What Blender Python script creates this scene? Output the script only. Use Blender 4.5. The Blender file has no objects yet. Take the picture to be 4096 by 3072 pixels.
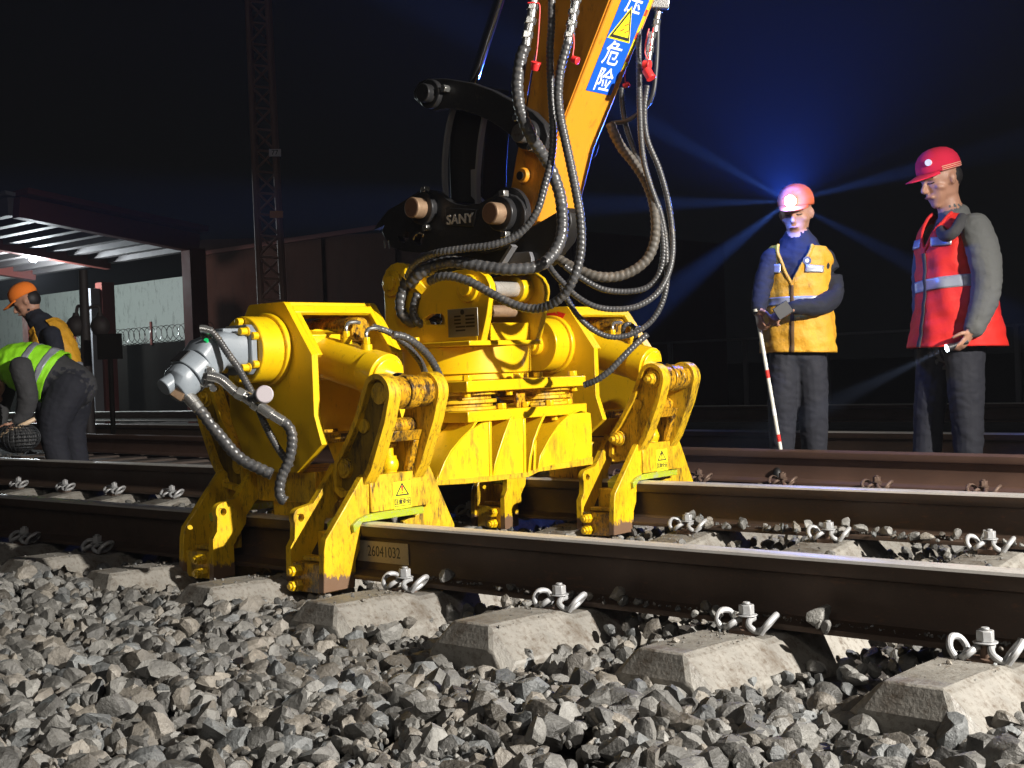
import bpy, bmesh, math, random
import numpy as np
from mathutils import Vector, Matrix
from mathutils.geometry import tessellate_polygon
from math import radians, sin, cos, pi

S = bpy.context.scene
C = S.collection
rnd = random.Random(7)

# ------------------------------------------------------------------ camera
CAM = np.array([0.0, -2.8373, 0.480377]); FP = 5199.4
yaw, pit, rol = 0.729265, -0.0115894, -0.0384628
FW = np.array([-sin(yaw) * cos(pit), cos(yaw) * cos(pit), sin(pit)])
_r = np.array([cos(yaw), sin(yaw), 0]); _u = np.cross(_r, FW)
RT = cos(rol) * _r + sin(rol) * _u; UP = -sin(rol) * _r + cos(rol) * _u
cd = bpy.data.cameras.new('camera'); cam = bpy.data.objects.new('camera', cd); C.objects.link(cam)
cam.matrix_world = Matrix(((RT[0], UP[0], -FW[0], CAM[0]), (RT[1], UP[1], -FW[1], CAM[1]), (RT[2], UP[2], -FW[2], CAM[2]), (0, 0, 0, 1)))
cd.sensor_width = 36; cd.lens = 36 * FP / 4096; cd.clip_start = 0.05; cd.clip_end = 600
S.camera = cam
# ------------------------------------------------------------------ world
W = bpy.data.worlds.new("World"); S.world = W; W.use_nodes = True
wn = W.node_tree.nodes; wl = W.node_tree.links
bg = wn['Background']; bg.inputs[0].default_value = (0.55, 0.6, 0.65, 1); bg.inputs[1].default_value = 0.0028
# ------------------------------------------------------------------ lights (work lamp of the excavator on the track to the right, plus added fills)
def lamp(name, kind, loc, aim, energy, color, size=0.1, spot=None, blend=0.5):
    l = bpy.data.lights.new(name, kind); l.energy = energy; l.color = color
    if kind == 'AREA': l.size = size
    else: l.shadow_soft_size = size
    if kind == 'SPOT': l.spot_size = radians(spot); l.spot_blend = blend
    o = bpy.data.objects.new(name, l); C.objects.link(o); o.location = loc
    if aim is not None:
        o.rotation_euler = (Vector(aim) - Vector(loc)).to_track_quat('-Z', 'Y').to_euler()
    return o
lamp('work_light', 'SPOT', (3.4, 0.9, 2.75), (-3.2, 0.8, 0.3), 4800, (1.0, 0.95, 0.88), 0.06, 62, 0.6)
lamp('camera_side_fill', 'AREA', (-0.9, -5.0, 3.2), (-3.2, 0.6, 0.3), 19, (1.0, 0.95, 0.88), 0.7)  # unseen fill added behind the camera to lift the shaded near faces
lamp('background_fill', 'AREA', (5.5, -7.5, 6.5), (-10, 8, 0.5), 120, (1.0, 0.92, 0.84), 0.8)  # unseen fill added for the background and the standing men
S.view_settings.view_transform = 'Standard'; S.view_settings.look = 'None'
S.view_settings.exposure = 0.0; S.view_settings.gamma = 1
S.cycles.use_denoising = True
S.cycles.max_bounces = 6; S.cycles.diffuse_bounces = 3; S.cycles.glossy_bounces = 3
S.cycles.sample_clamp_indirect = 4

# ------------------------------------------------------------------ measuring helpers: a sight line of the photo meets a real plane
K = 4096 / 2212.0
def ray(x, y): return FW + RT * (x * K - 2048) / FP - UP * (y * K - 1536) / FP
def on(x, y, X=None, Y=None, Z=None, D=None, pl=None):
    d = ray(x, y)
    if D is not None: return CAM + d * D
    if pl is not None: p, n = np.array(pl[0]), np.array(pl[1]); return CAM + d * ((p - CAM) @ n / (d @ n))
    k, v = (0, X) if X is not None else (1, Y) if Y is not None else (2, Z)
    return CAM + d * ((v - CAM[k]) / d[k])
def crop(x0, y0, sc):
    return lambda a, b: ((x0 + sc * a) / K, (y0 + sc * b) / K)
K1 = crop(600, 1100, 1200 / 2212); K2 = crop(1400, 1000, 1200 / 2212); KA = crop(1450, 0, 1300 / 2212)
KH = crop(1450, 600, 900 / 2212); KB = crop(1650, 1450, 800 / 1896)

# ------------------------------------------------------------------ mesh helpers
class MB:
    def __init__(s): s.v = []; s.f = []; s.m = []
    def add(s, vs, fs, mi=0):
        o = len(s.v); s.v += [tuple(map(float, p)) for p in vs]; s.f += [tuple(i + o for i in f) for f in fs]; s.m += [mi] * len(fs); return s
    def box(s, lo, hi, mi=0):
        x0, y0, z0 = lo; x1, y1, z1 = hi
        return s.add([(x0, y0, z0), (x1, y0, z0), (x1, y1, z0), (x0, y1, z0), (x0, y0, z1), (x1, y0, z1), (x1, y1, z1), (x0, y1, z1)],
                     [(0, 3, 2, 1), (4, 5, 6, 7), (0, 1, 5, 4), (1, 2, 6, 5), (2, 3, 7, 6), (3, 0, 4, 7)], mi)
    def obox(s, p0, p1, w, h, up=(0, 0, 1), mi=0):
        p0 = np.array(p0, float); p1 = np.array(p1, float); d = p1 - p0; d /= np.linalg.norm(d)
        a = np.cross(d, up); a /= np.linalg.norm(a); b = np.cross(a, d)
        vs = [p + a * i * w / 2 + b * j * h / 2 for p in (p0, p1) for i, j in ((-1, -1), (1, -1), (1, 1), (-1, 1))]
        return s.add(vs, [(0, 1, 2, 3), (7, 6, 5, 4), (0, 4, 5, 1), (1, 5, 6, 2), (2, 6, 7, 3), (3, 7, 4, 0)], mi)
    def prism(s, loop, ax, c0, c1, holes=(), mi=0):
        """loop: 2D outline in the two other axes, extruded from c0 to c1 along ax (0,1,2)"""
        loops = [list(map(tuple, loop))] + [list(map(tuple, h)) for h in holes]
        def p3(q, c):
            q = list(q); q.insert(ax, c); return tuple(q)
        flat = [q for l in loops for q in l]; n = len(flat)
        tris = tessellate_polygon([[Vector((q[0], q[1], 0)) for q in l] for l in loops])
        vs = [p3(q, c0) for q in flat] + [p3(q, c1) for q in flat]
        fs = [tuple(t) for t in tris] + [tuple(i + n for i in reversed(t)) for t in tris]
        o = 0
        for l in loops:
            m = len(l)
            for i in range(m): j = (i + 1) % m; fs.append((o + i, o + j, o + j + n, o + i + n))
            o += m
        return s.add(vs, fs, mi)
    def cyl(s, p0, p1, r0, r1=None, n=24, mi=0, ph=0.0):
        r1 = r0 if r1 is None else r1
        p0 = np.array(p0, float); p1 = np.array(p1, float); d = p1 - p0; d /= np.linalg.norm(d)
        t = np.array([0, 0, 1.]) if abs(d[2]) < .9 else np.array([1., 0, 0])
        a = np.cross(d, t); a /= np.linalg.norm(a); b = np.cross(d, a)
        vs = [p + r * (a * cos(2 * pi * i / n + ph) + b * sin(2 * pi * i / n + ph)) for p, r in ((p0, r0), (p1, r1)) for i in range(n)]
        fs = [tuple(range(n)), tuple(reversed(range(n, 2 * n)))] + [(i, i + n, (i + 1) % n + n, (i + 1) % n) for i in range(n)]
        return s.add(vs, fs, mi)
    def hexa(s, p0, p1, r): return s.cyl(p0, p1, r, n=6)
    def tube(s, pts, r, n=12, wrap=0, amp=.20, step=None, mi=0, closed=False):
        P = spline(pts, step or r * 0.5)
        L = np.concatenate([[0], np.cumsum(np.linalg.norm(np.diff(P, axis=0), axis=1))])
        T = np.gradient(P, axis=0); T /= np.linalg.norm(T, axis=1)[:, None]
        a = np.cross(T[0], [0.3, 0.2, 0.93]); a /= np.linalg.norm(a)
        vs = []
        for i in range(len(P)):
            a = a - T[i] * (a @ T[i]); a /= np.linalg.norm(a); b = np.cross(T[i], a)
            for k in range(n):
                th = 2 * pi * k / n; rr = r if not callable(r) else r(L[i] / L[-1])
                if wrap:
                    q = (L[i] / wrap + k / n) % 1.0
                    rr *= 1 + amp * (min(q * 4, (1 - q) * 1.6, .8) - .5)
                vs.append(P[i] + rr * (a * cos(th) + b * sin(th)))
        m = len(P); fs = [(i * n + k, i * n + (k + 1) % n, (i + 1) * n + (k + 1) % n, (i + 1) * n + k) for i in range(m - 1) for k in range(n)]
        fs += [tuple(reversed(range(n))), tuple(range((m - 1) * n, m * n))]
        return s.add(vs, fs, mi)
    def ball(s, c, r, n=12, sc=(1, 1, 1), mi=0):
        vs = []; fs = []; c = np.array(c, float); m = n // 2
        for j in range(m + 1):
            for i in range(n):
                t = pi * j / m; p = 2 * pi * i / n
                vs.append(c + np.array([r * sc[0] * sin(t) * cos(p), r * sc[1] * sin(t) * sin(p), r * sc[2] * cos(t)]))
        for j in range(m):
            for i in range(n): fs.append((j * n + i, (j + 1) * n + i, (j + 1) * n + (i + 1) % n, j * n + (i + 1) % n))
        return s.add(vs, fs, mi)
    def build(s, name, mat, parent=None, bevel=0.0, smooth=35, **tg):
        me = bpy.data.meshes.new(name); me.from_pydata(s.v, [], s.f)
        mats = mat if isinstance(mat, (list, tuple)) else [mat]
        for m in mats: me.materials.append(m)
        if len(mats) > 1: me.polygons.foreach_set('material_index', s.m)
        bm = bmesh.new(); bm.from_mesh(me); bmesh.ops.remove_doubles(bm, verts=bm.verts, dist=1e-5)
        bmesh.ops.recalc_face_normals(bm, faces=bm.faces); bm.to_mesh(me); bm.free()
        if smooth: me.polygons.foreach_set('use_smooth', [True] * len(me.polygons)); me.set_sharp_from_angle(angle=radians(smooth))
        o = bpy.data.objects.new(name, me); C.objects.link(o)
        if parent is not None: o.parent = parent; o.matrix_parent_inverse = Matrix.Translation(-Vector(parent_world(parent)))
        if bevel:
            b = o.modifiers.new('bevel', 'BEVEL'); b.width = bevel; b.segments = 2; b.limit_method = 'ANGLE'; b.angle_limit = radians(40); b.harden_normals = False
        tag(o, **tg)
        return o
def parent_world(p):
    v = Vector((0, 0, 0))
    if p.type != 'EMPTY': return v
    while p is not None: v += p.location; p = p.parent
    return v
def spline(pts, step):
    P = np.array(pts, float)
    if len(P) == 2: n = max(2, int(np.linalg.norm(P[1] - P[0]) / step) + 1); return P[0] + (P[1] - P[0]) * np.linspace(0, 1, n)[:, None]
    Q = np.vstack([2 * P[0] - P[1], P, 2 * P[-1] - P[-2]]); out = []
    for i in range(1, len(Q) - 2):
        p0, p1, p2, p3 = Q[i - 1:i + 3]; n = max(2, int(np.linalg.norm(p2 - p1) / step)); t = np.linspace(0, 1, n, endpoint=False)[:, None]
        out.append(.5 * (2 * p1 + (p2 - p0) * t + (2 * p0 - 5 * p1 + 4 * p2 - p3) * t * t + (3 * p1 - p0 - 3 * p2 + p3) * t ** 3))
    out.append(P[-1:]); return np.vstack(out)
def arc(cx, cy, r, a0, a1, n=14):
    return [(cx + r * cos(radians(a0 + (a1 - a0) * i / n)), cy + r * sin(radians(a0 + (a1 - a0) * i / n))) for i in range(n + 1)]
def circ(cx, cy, r, n=20): return arc(cx, cy, r, 0, 360 - 360 / n, n - 1)
def tag(o, label=None, cat=None, group=None, kind=None):
    if label: o['label'] = label
    if cat: o['category'] = cat
    if group: o['group'] = group
    if kind: o['kind'] = kind
    return o
def thing(name, loc, label, cat, group=None):
    o = bpy.data.objects.new(name, None); C.objects.link(o); o.location = [float(v) for v in loc]; o.empty_display_size = .1
    return tag(o, label, cat, group)
def dup(root, loc=None, rz=None, label=None, group=None):
    r = root.copy(); C.objects.link(r)
    if loc is not None: r.location = loc
    if rz is not None: r.rotation_euler = (0, 0, rz)
    tag(r, label, None, group)
    def rec(a, b):
        for ch in list(a.children):
            c = ch.copy(); C.objects.link(c); c.parent = b; rec(ch, c)
    rec(root, r)
    return r
def subpart(name, loc, parent):
    o = bpy.data.objects.new(name, None); C.objects.link(o); o.parent = parent
    o.location = Vector([float(v) for v in loc]) - parent_world(parent); return o

# ------------------------------------------------------------------ materials
def mat(name, base, rough=.5, metal=0.0, dirt=None, dirt_amt=0.0, dscale=6.0, streak=1.0, bump=0.0, bscale=60.0, var=0.0, vscale=3.0, emit=None, estr=0, rvar=.15, coat=0, attr=None, sheen=0, ddist=0.001, foot=None):
    m = bpy.data.materials.new(name); m.use_nodes = True; nt = m.node_tree; N = nt.nodes; L = nt.links
    b = N['Principled BSDF']; b.inputs['Roughness'].default_value = rough; b.inputs['Metallic'].default_value = metal
    b.inputs['Base Color'].default_value = (*base, 1)
    if coat: b.inputs['Coat Weight'].default_value = coat; b.inputs['Coat Roughness'].default_value = .15
    if sheen: b.inputs['Sheen Weight'].default_value = sheen
    if emit: b.inputs['Emission Color'].default_value = (*emit, 1); b.inputs['Emission Strength'].default_value = estr
    tc = N.new('ShaderNodeTexCoord')
    def noise(scale, st=1.0, det=5, off=0, rg=.6):
        mp = N.new('ShaderNodeMapping'); mp.inputs['Scale'].default_value = (1, 1, st); mp.inputs['Location'].default_value = (off, off, off)
        L.new(tc.outputs['Object'], mp.inputs[0]); n = N.new('ShaderNodeTexNoise'); n.inputs['Scale'].default_value = scale; n.inputs['Detail'].default_value = det
        n.inputs['Roughness'].default_value = rg
        L.new(mp.outputs[0], n.inputs['Vector']); return n.outputs['Fac']
    def ramp(src, a, b_, c0=(0, 0, 0, 1), c1=(1, 1, 1, 1)):
        r = N.new('ShaderNodeValToRGB'); r.color_ramp.elements[0].position = a; r.color_ramp.elements[1].position = b_
        r.color_ramp.elements[0].color = c0; r.color_ramp.elements[1].color = c1; L.new(src, r.inputs[0]); return r.outputs[0]
    def mix(fac, a, b_, mode='MIX'):
        x = N.new('ShaderNodeMix'); x.data_type = 'RGBA'; x.blend_type = mode
        for k, v in ((0, fac), (6, a), (7, b_)):
            if isinstance(v, (int, float)): x.inputs[k].default_value = v
            elif isinstance(v, tuple): x.inputs[k].default_value = (*v[:3], 1)
            else: L.new(v, x.inputs[k])
        return x.outputs[2]
    col = base
    if attr:
        at = N.new('ShaderNodeAttribute'); at.attribute_name = attr; col = mix(1.0, at.outputs['Color'], base, 'MULTIPLY')
    if var:
        f = ramp(noise(vscale), .35, .65); dk = tuple(c * (1 - var) for c in base)
        col = mix(f, mix(1.0, col, (1 - var,) * 3, 'MULTIPLY') if attr else dk, col)
    if dirt:
        f1 = ramp(noise(dscale * 1.6, 1.0 / streak, 8, 3.1, .72), .64 - .20 * dirt_amt, .74 - .16 * dirt_amt)
        f2 = ramp(noise(dscale * 9, 1.0 / streak, 6, 9.3, .75), .61 - .15 * dirt_amt, .70 - .1 * dirt_amt)
        f = mix(.5, f1, f2); mm = N.new('ShaderNodeMath'); mm.operation = 'MULTIPLY'; mm.inputs[1].default_value = min(1.6, .8 + dirt_amt); mm.use_clamp = True
        L.new(f, mm.inputs[0]); col = mix(mm.outputs[0], col, dirt)
    if foot:
        sx = N.new('ShaderNodeSeparateXYZ'); L.new(tc.outputs['Object'], sx.inputs[0])
        n2 = N.new('ShaderNodeMath'); n2.operation = 'MULTIPLY_ADD'; n2.inputs[1].default_value = .11; L.new(noise(45, .5, 6, 4.4, .7), n2.inputs[0]); L.new(sx.outputs['Z'], n2.inputs[2])
        mr = N.new('ShaderNodeMapRange'); mr.inputs['From Min'].default_value = foot[0] + .055; mr.inputs['From Max'].default_value = foot[0] + .045; L.new(n2.outputs[0], mr.inputs['Value'])
        col = mix(mr.outputs[0], col, (.17, .10, .06))
    if not isinstance(col, tuple): L.new(col, b.inputs['Base Color'])
    if rvar:
        r = N.new('ShaderNodeMapRange'); r.inputs['To Min'].default_value = max(.05, rough - rvar); r.inputs['To Max'].default_value = min(1, rough + rvar)
        L.new(noise(vscale * 3, 1, 4, 5.), r.inputs['Value']); L.new(r.outputs[0], b.inputs['Roughness'])
    if bump:
        bp = N.new('ShaderNodeBump'); bp.inputs['Strength'].default_value = bump; bp.inputs['Distance'].default_value = ddist
        L.new(noise(bscale, 1, 6, 1.7), bp.inputs['Height']); L.new(bp.outputs[0], b.inputs['Normal'])
    return m
Y0 = (0.80, 0.495, 0.004)
YEL = mat('yellow_paint', Y0, .33, 0, (0.16, 0.08, 0.015), .16, 5, 3, .15, 40, .12, 2.5, coat=.25)
YELD = mat('worn_yellow_paint', (0.76, 0.46, 0.008), .46, 0, (0.075, 0.040, 0.012), .62, 8, 3.5, .5, 55, .22, 5, coat=.15, ddist=.002)
YELW = mat('oily_yellow_paint', (0.70, 0.36, 0.010), .30, 0, (0.035, 0.02, 0.01), .95, 11, 2.0, .7, 60, .3, 9, coat=.4, ddist=.003)
OILSH = mat('greasy_shaded_yellow_paint', (0.26, 0.16, 0.012), .42, 0, (0.03, 0.02, 0.012), .7, 6, 4, .5, 50, .3, 6, coat=.15, ddist=.002)  # darkened for grease and for shade together
JAWM = mat('jaw_paint_scraped_foot', (0.80, 0.49, 0.006), .42, 0, (0.085, 0.045, 0.012), .50, 8, 3.5, .5, 55, .22, 5, coat=.15, ddist=.002, foot=(-.150, -.200))
GREENY = mat('saddle_green_yellow_paint', (0.36, 0.42, 0.02), .3, 0, (0.3, .3, .28), .5, 14, 1, .3, 60)
ORG = mat('orange_paint', (0.68, 0.275, 0.016), .40, 0, (0.16, 0.07, 0.02), .22, 3, 3, .1, 40, .12, 2, coat=.3)
BLK = mat('black_steel', (0.030, 0.030, 0.032), .34, .3, (0.09, 0.075, 0.06), .25, 9, 1, .4, 70, .2, 6)
BLK2 = mat('near_black', (0.012, 0.011, 0.010), .45, 0, None, 0, bump=.5)  # one even near-black tone, darker than the black steel
STEEL = mat('zinc_plated_steel', (0.62, 0.62, 0.60), .25, .9, (0.25, .22, .18), .2, 20, 1, .1, 80)
CHROME = mat('chrome', (0.75, 0.76, 0.8), .06, 1.0, rvar=.03)
SHAFT = mat('bright_shaft', (0.6, 0.56, 0.5), .28, .55, (0.2, .15, .1), .3, 20)
PINB = mat('rusty_pin', (0.30, 0.20, 0.125), .5, .4, (0.12, 0.05, 0.02), .4, 20, 1, .3, 60)
GREY = mat('grey_motor_paint', (0.22, 0.25, 0.28), .35, 0, (0.08, 0.08, 0.08), .15, 8, 1, .3, 90, .1, 5, coat=.2)
HOSE = mat('black_hose_wrap', (0.062, 0.062, 0.064), .34, 0, (0.20, 0.17, 0.13), .35, 10, 1, .2, 90, .2, 8)
HOSEB = mat('dusty_brown_hose_wrap', (0.085, 0.075, 0.062), .6, 0, (0.22, 0.17, 0.12), .4, 10, 1, .2, 90, .2, 8)
RUB = mat('plain_rubber', (0.02, 0.02, 0.022), .5)
RED = mat('red_plastic', (0.75, 0.03, 0.03), .4)
REDP = mat('red_paint', (0.70, 0.02, 0.01), .5)
BLUE = mat('blue_film', (0.01, 0.10, 0.62), .3)
WHT = mat('white_film', (0.85, 0.86, 0.88), .4)
YF = mat('yellow_film', (0.85, 0.72, 0.02), .4)
INK = mat('black_ink', (0.02, 0.02, 0.02), .5)
INKR = mat('red_ink', (0.7, 0.03, 0.02), .5)
PLATE = mat('nameplate_metal', (0.34, 0.33, 0.27), .35, .6)
RAILR = mat('rusty_rail', (0.085, 0.055, 0.038), .55, .35, (0.17, 0.08, 0.04), .3, 8, .3, .4, 120, .25, 5)
RAILT = mat('polished_rail_head', (0.72, 0.69, 0.64), .36, .35, (0.30, 0.24, 0.2), .35, 14, .2, .15, 200, .2, 4, rvar=.2)
RAILC = mat('brown_rust_rail', (0.115, 0.062, 0.042), .65, .1, (0.09, 0.05, 0.04), .4, 6, .3, .5, 120, .2, 5)
CONC = mat('sleeper_concrete', (0.27, 0.255, 0.225), .55, 0, (0.10, 0.08, 0.06), .66, 7, 1, .9, 90, .40, 5, ddist=.003, rvar=.25)
ROCK = mat('crushed_rock', (1, 1, 1), .50, 0, (0.035, 0.03, 0.026), .34, 20, 1, 1.0, 75, .45, 16, attr='tint', ddist=.006, rvar=.3)
DUST = mat('ballast_bed', (0.05, 0.042, 0.035), .9, 0, (0.02, 0.018, 0.015), .5, 12, 1, 1, 60, .4, 9, ddist=.01)
CLIP = mat('galvanised_clip', (0.40, 0.405, 0.41), .50, .35, (0.22, 0.17, 0.12), .3, 30, 1, .2, 100)
CLIPR = mat('rusty_clip', (0.14, 0.09, 0.065), .6, .4, (0.28, 0.2, 0.15), .3, 25, 1, .3, 100)

# ================================================================== SETTING
GZ = -0.27
def sheet(name, x0, x1, y0, y1, z, m, n=1, amp=0.0, kind='structure'):
    xs = np.linspace(x0, x1, n + 1); ys = np.linspace(y0, y1, n + 1)
    b = MB(); vs = [(x, y, z + (rnd.uniform(-amp, amp) if 0 < i < n and 0 < j < n else 0)) for j, y in enumerate(ys) for i, x in enumerate(xs)]
    b.add(vs, [(j * (n + 1) + i, j * (n + 1) + i + 1, (j + 1) * (n + 1) + i + 1, (j + 1) * (n + 1) + i) for j in range(n) for i in range(n)])
    return b.build(name, m, kind=kind)
EARTH = mat('dark_earth', (0.035, 0.032, 0.028), .95, 0, (0.015, .013, .012), .5, 2, 1, .8, 20)
sheet('ground', -300, 120, -60, 300, GZ - .10, EARTH, 4)
sheet('ballast_bed', -30, 4, -6, 12, GZ - .02, DUST, 160, .02)

def rail_profile(s=1.0):
    half = [(0.0, 0.0), (.020, -.0005), (.031, -.0035), (.0355, -.010), (.0365, -.034), (.033, -.043), (.015, -.050), (.0095, -.062), (.0082, -.095), (.0095, -.130), (.020, -.150), (.073, -.163), (.075, -.167), (.075, -.176)]
    return [(y, z) for y, z in half] + [(-y, z) for y, z in reversed(half) if y > 0]
def rail(name, p0, p1, label, m=(RAILR, RAILT), seg=40, z=0.0, lift=None):
    p0 = np.array([*p0, z], float); p1 = np.array([*p1, z], float); d = (p1 - p0); L = np.linalg.norm(d); d /= L; nrm = np.array([-d[1], d[0], 0])
    prof = rail_profile(); n = len(prof); b = MB(); vs = []
    for i in range(seg + 1):
        c = p0 + d * L * i / seg
        vs += [c + nrm * y + np.array([0, 0, zz]) for y, zz in prof]
    fs = []; mi = []
    for i in range(seg):
        for k in range(n):
            j = (k + 1) % n; fs.append((i * n + k, i * n + j, (i + 1) * n + j, (i + 1) * n + k))
            zz = (prof[k][1] + prof[j][1]) / 2; mi.append(1 if zz > -.0075 else 0)
    fs += [tuple(range(n)), tuple(reversed(range(seg * n, seg * n + n)))]; mi += [0, 0]
    b.v = [tuple(v) for v in vs]; b.f = fs; b.m = mi
    return b.build(name, list(m), label=label, cat='rail', smooth=30, group='steel rails of the yard')
G = 1.508
railA = rail('rail', (-40, 0), (3.5, 0), 'nearest rail, with a polished head and a shaded dark web, under the front clamps')
rail('rail', (-40, G), (3.5, G), 'second rail from the camera, gripped by the rear clamp of the yellow machine')
dC = np.array([-9.5, .85]); dC /= np.linalg.norm(dC); pC = np.array([-2.2, 3.12])
rail('rail', pC - dC * 6, pC + dC * 22, 'rust brown rail right behind the second rail, in front of the two standing men', (RAILC, RAILC))
nC = np.array([-dC[1], dC[0]]) * -1
nC = nC if nC[1] > 0 else -nC
rail('rail', pC - dC * 6 + nC * 1.508, pC + dC * 24 + nC * 1.508, 'dark far rail passing behind the legs of the standing men', (RAILR, RAILT))
rail('rail', (-34, 10.2), (6, 8.6), 'farthest rail, its top shining blue behind the bent worker', (RAILR, RAILT))

# sleepers ---------------------------------------------------------
def sleeper_mesh():
    # stations along Y: (y, z_top, half top width, half bottom width)
    st = [(-.503, -.215, .100, .145), (-.468, -.161, .068, .150), (-.30, -.164, .074, .154), (-.195, -.170, .080, .156), (-.160, -.184, .086, .158), (.12, -.184, .092, .148), (.30, -.205, .095, .14), (.50, -.225, .095, .13),
          (1.0, -.225, .095, .13), (1.2, -.205, .095, .14), (1.38, -.184, .092, .148), (1.668, -.184, .086, .158), (1.703, -.170, .080, .156), (1.81, -.164, .074, .154), (1.976, -.161, .068, .150), (2.011, -.215, .100, .145)]
    b = MB(); vs = []
    for y, zt, wt, wb in st:
        vs += [(-wb, y, -.40), (-wb, y, zt - .085), (-wt - .006, y, zt - .010), (-wt + .010, y, zt), (wt - .010, y, zt), (wt + .006, y, zt - .010), (wb, y, zt - .085), (wb, y, -.40)]
    n = 8; fs = [(i * n + k, (i + 1) * n + k, (i + 1) * n + (k + 1) % n, i * n + (k + 1) % n) for i in range(len(st) - 1) for k in range(n)]
    fs += [tuple(range(n)), tuple(reversed(range((len(st) - 1) * n, len(st) * n)))]
    return b.add(vs, fs)
sm = sleeper_mesh()
SP = .58906; X0 = -2.87562
names_s = {3: 'concrete sleeper nearest the camera at the right edge', 2: 'concrete sleeper second from the right edge, small stones on its top', 1: 'concrete sleeper with a stone on its shoulder, left of the round loose stone',
           0: 'concrete sleeper right beside the foot of the front clamp', -1: 'half buried concrete sleeper left of the front clamp jaw', -2: 'half buried concrete sleeper left of the shadowed clamp jaw',
           4: 'concrete sleeper just beyond the right edge, seen between the rails'}
first_s = None
for i in range(-16, 6):
    lab = names_s.get(i, 'concrete sleeper number %s left of the machine, between the first two rails' % {-3: 'one', -4: 'two', -5: 'three', -6: 'four', -7: 'five', -8: 'six', -9: 'seven', -10: 'eight', -11: 'nine'}.get(i, 'ten or more'))
    if first_s is None: first_s = sm.build('sleeper', CONC, label=lab, cat='sleeper', group='concrete sleepers of the near track', bevel=.005, smooth=10); o = first_s
    else: o = dup(first_s, label=lab)
    o.location = (X0 + SP * i, 0, rnd.uniform(-.003, .003)); o.rotation_euler = (0, 0, rnd.uniform(-.012, .012))
# sleepers of the brown track
angC = math.atan2(-dC[1], -dC[0])
woodm = mat('old_sleeper', (0.10, 0.075, 0.06), .85, 0, (0.04, .03, .025), .5, 8, 1, .8, 60)
wb = MB().box((-.13, -.55, -.42), (.13, 2.05, -.192)); wd = None
for i in range(0, 24):
    t = -2.6 + i * .55
    p = pC + dC * t
    if wd is None: wd = wb.build('sleeper', woodm, label='dark sleeper of the brown track behind the machine', cat='sleeper', group='dark sleepers of the brown track', bevel=.008); o = wd
    else: o = dup(wd)
    o.location = (p[0], p[1], 0); o.rotation_euler = (0, 0, angC)

# rail fastenings --------------------------------------------------
def fastening(loc, label, cm, side=1):
    t = thing('rail_fastening', (0, 0, 0), label, 'rail clip', 'bolted spring clips holding the rails')
    yb = 0.0
    b = MB().hexa((0, yb, -.137), (0, yb, -.113), .0190).cyl((0, yb, -.113), (0, yb, -.107), .0095, n=12); b.build('nut', cm, t, bevel=.002)
    MB().cyl((0, yb, -.1405), (0, yb, -.1372), .026, n=20).build('washer', cm, t, bevel=.001)
    MB().cyl((0, yb, -.186), (0, yb, -.139), .012, n=12).box((-.03, yb - .035, -.186), (.03, yb + .02, -.172)).build('bolt', CLIPR, t)
    # W shaped spring clip, arms towards the rail (+y), loops away from the track on both sides
    for sx in (-1, 1):
        pts = [(sx * .004, yb - .012, -.146), (sx * .022, yb - .030, -.148), (sx * .045, yb - .040, -.160), (sx * .062, yb - .020, -.166), (sx * .066, yb + .012, -.160), (sx * .082, yb + .034, -.150), (sx * .104, yb + .030, -.140), (sx * .108, yb + .004, -.142), (sx * .094, yb - .022, -.160)]
        pts = [(sx * .012, yb + .02, -.147), (sx * .02, yb - .015, -.147), (sx * .034, yb - .040, -.156), (sx * .056, yb - .034, -.168), (sx * .060, yb + .0, -.168), (sx * .064, yb + .030, -.158), (sx * .086, yb + .034, -.138), (sx * .100, yb + .006, -.134), (sx * .092, yb - .028, -.150), (sx * .072, yb - .034, -.172)]
        MB().tube([(x_ * .74, y_ * .85, z_ - .002) for x_, y_, z_ in pts], .0078, n=10, step=.006).build('spring_clip', cm, t)
    t.location = loc
    return t
fa = fastening((0, -.125, 0), 'x', CLIP)
fr = fastening((0, -.125, 0), 'x', CLIPR)
labA = {0: 'bolted clip on the near rail just right of the front clamp jaw and rail number', 1: 'bolted clip on the near rail, second to the right of the front clamp', 2: 'bolted clip on the near rail left of the big round loose stone', 3: 'bolted clip nearest the camera, at the right edge on the near rail'}
used = False
def place_fast(src, loc, rz, label):
    global used_src
    o = dup(src, loc, rz, label); return o
words = ['one', 'two', 'three', 'four', 'five', 'six', 'seven', 'eight', 'nine', 'ten', 'eleven', 'twelve', 'thirteen', 'fourteen']
for i in range(-9, 5):
    loc = (X0 + SP * i, -.125, 0)
    lab = labA.get(i, 'bolted clip on the near rail, %s sleepers left of the front clamp' % words[-i]) if i < 4 else 'bolted clip of the near rail beyond the right edge'
    if i in (-1, -2, 4): continue
    dup(fa, (loc[0] + rnd.uniform(-.012, .012), loc[1] + rnd.uniform(-.006, .004), loc[2]), rnd.uniform(-.10, .10), lab)
for i in range(-13, 5):
    loc = (X0 + SP * i, G - .125, 0)
    if i in (-1,): continue
    lab = ('bolted clip on the second rail, %s sleepers right of the rear clamp' % words[i] if i >= 0 else 'bolted clip on the second rail, %s sleepers left of the rear clamp' % words[-i])
    dup(fa, (loc[0] + rnd.uniform(-.012, .012), loc[1] + rnd.uniform(-.006, .004), loc[2]), rnd.uniform(-.10, .10), lab)
for i in range(0, 15):
    t = -2.6 + .55 * i
    p = pC + dC * t - nC * .125
    dup(fr, (p[0], p[1], 0.0), angC, 'rusty bolted clip on the brown rail, number %s from the right' % (words[i] if i < 14 else 'fifteen'))
for root in (fa, fr):
    for ch in list(root.children): bpy.data.objects.remove(ch)
    bpy.data.objects.remove(root)

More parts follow.
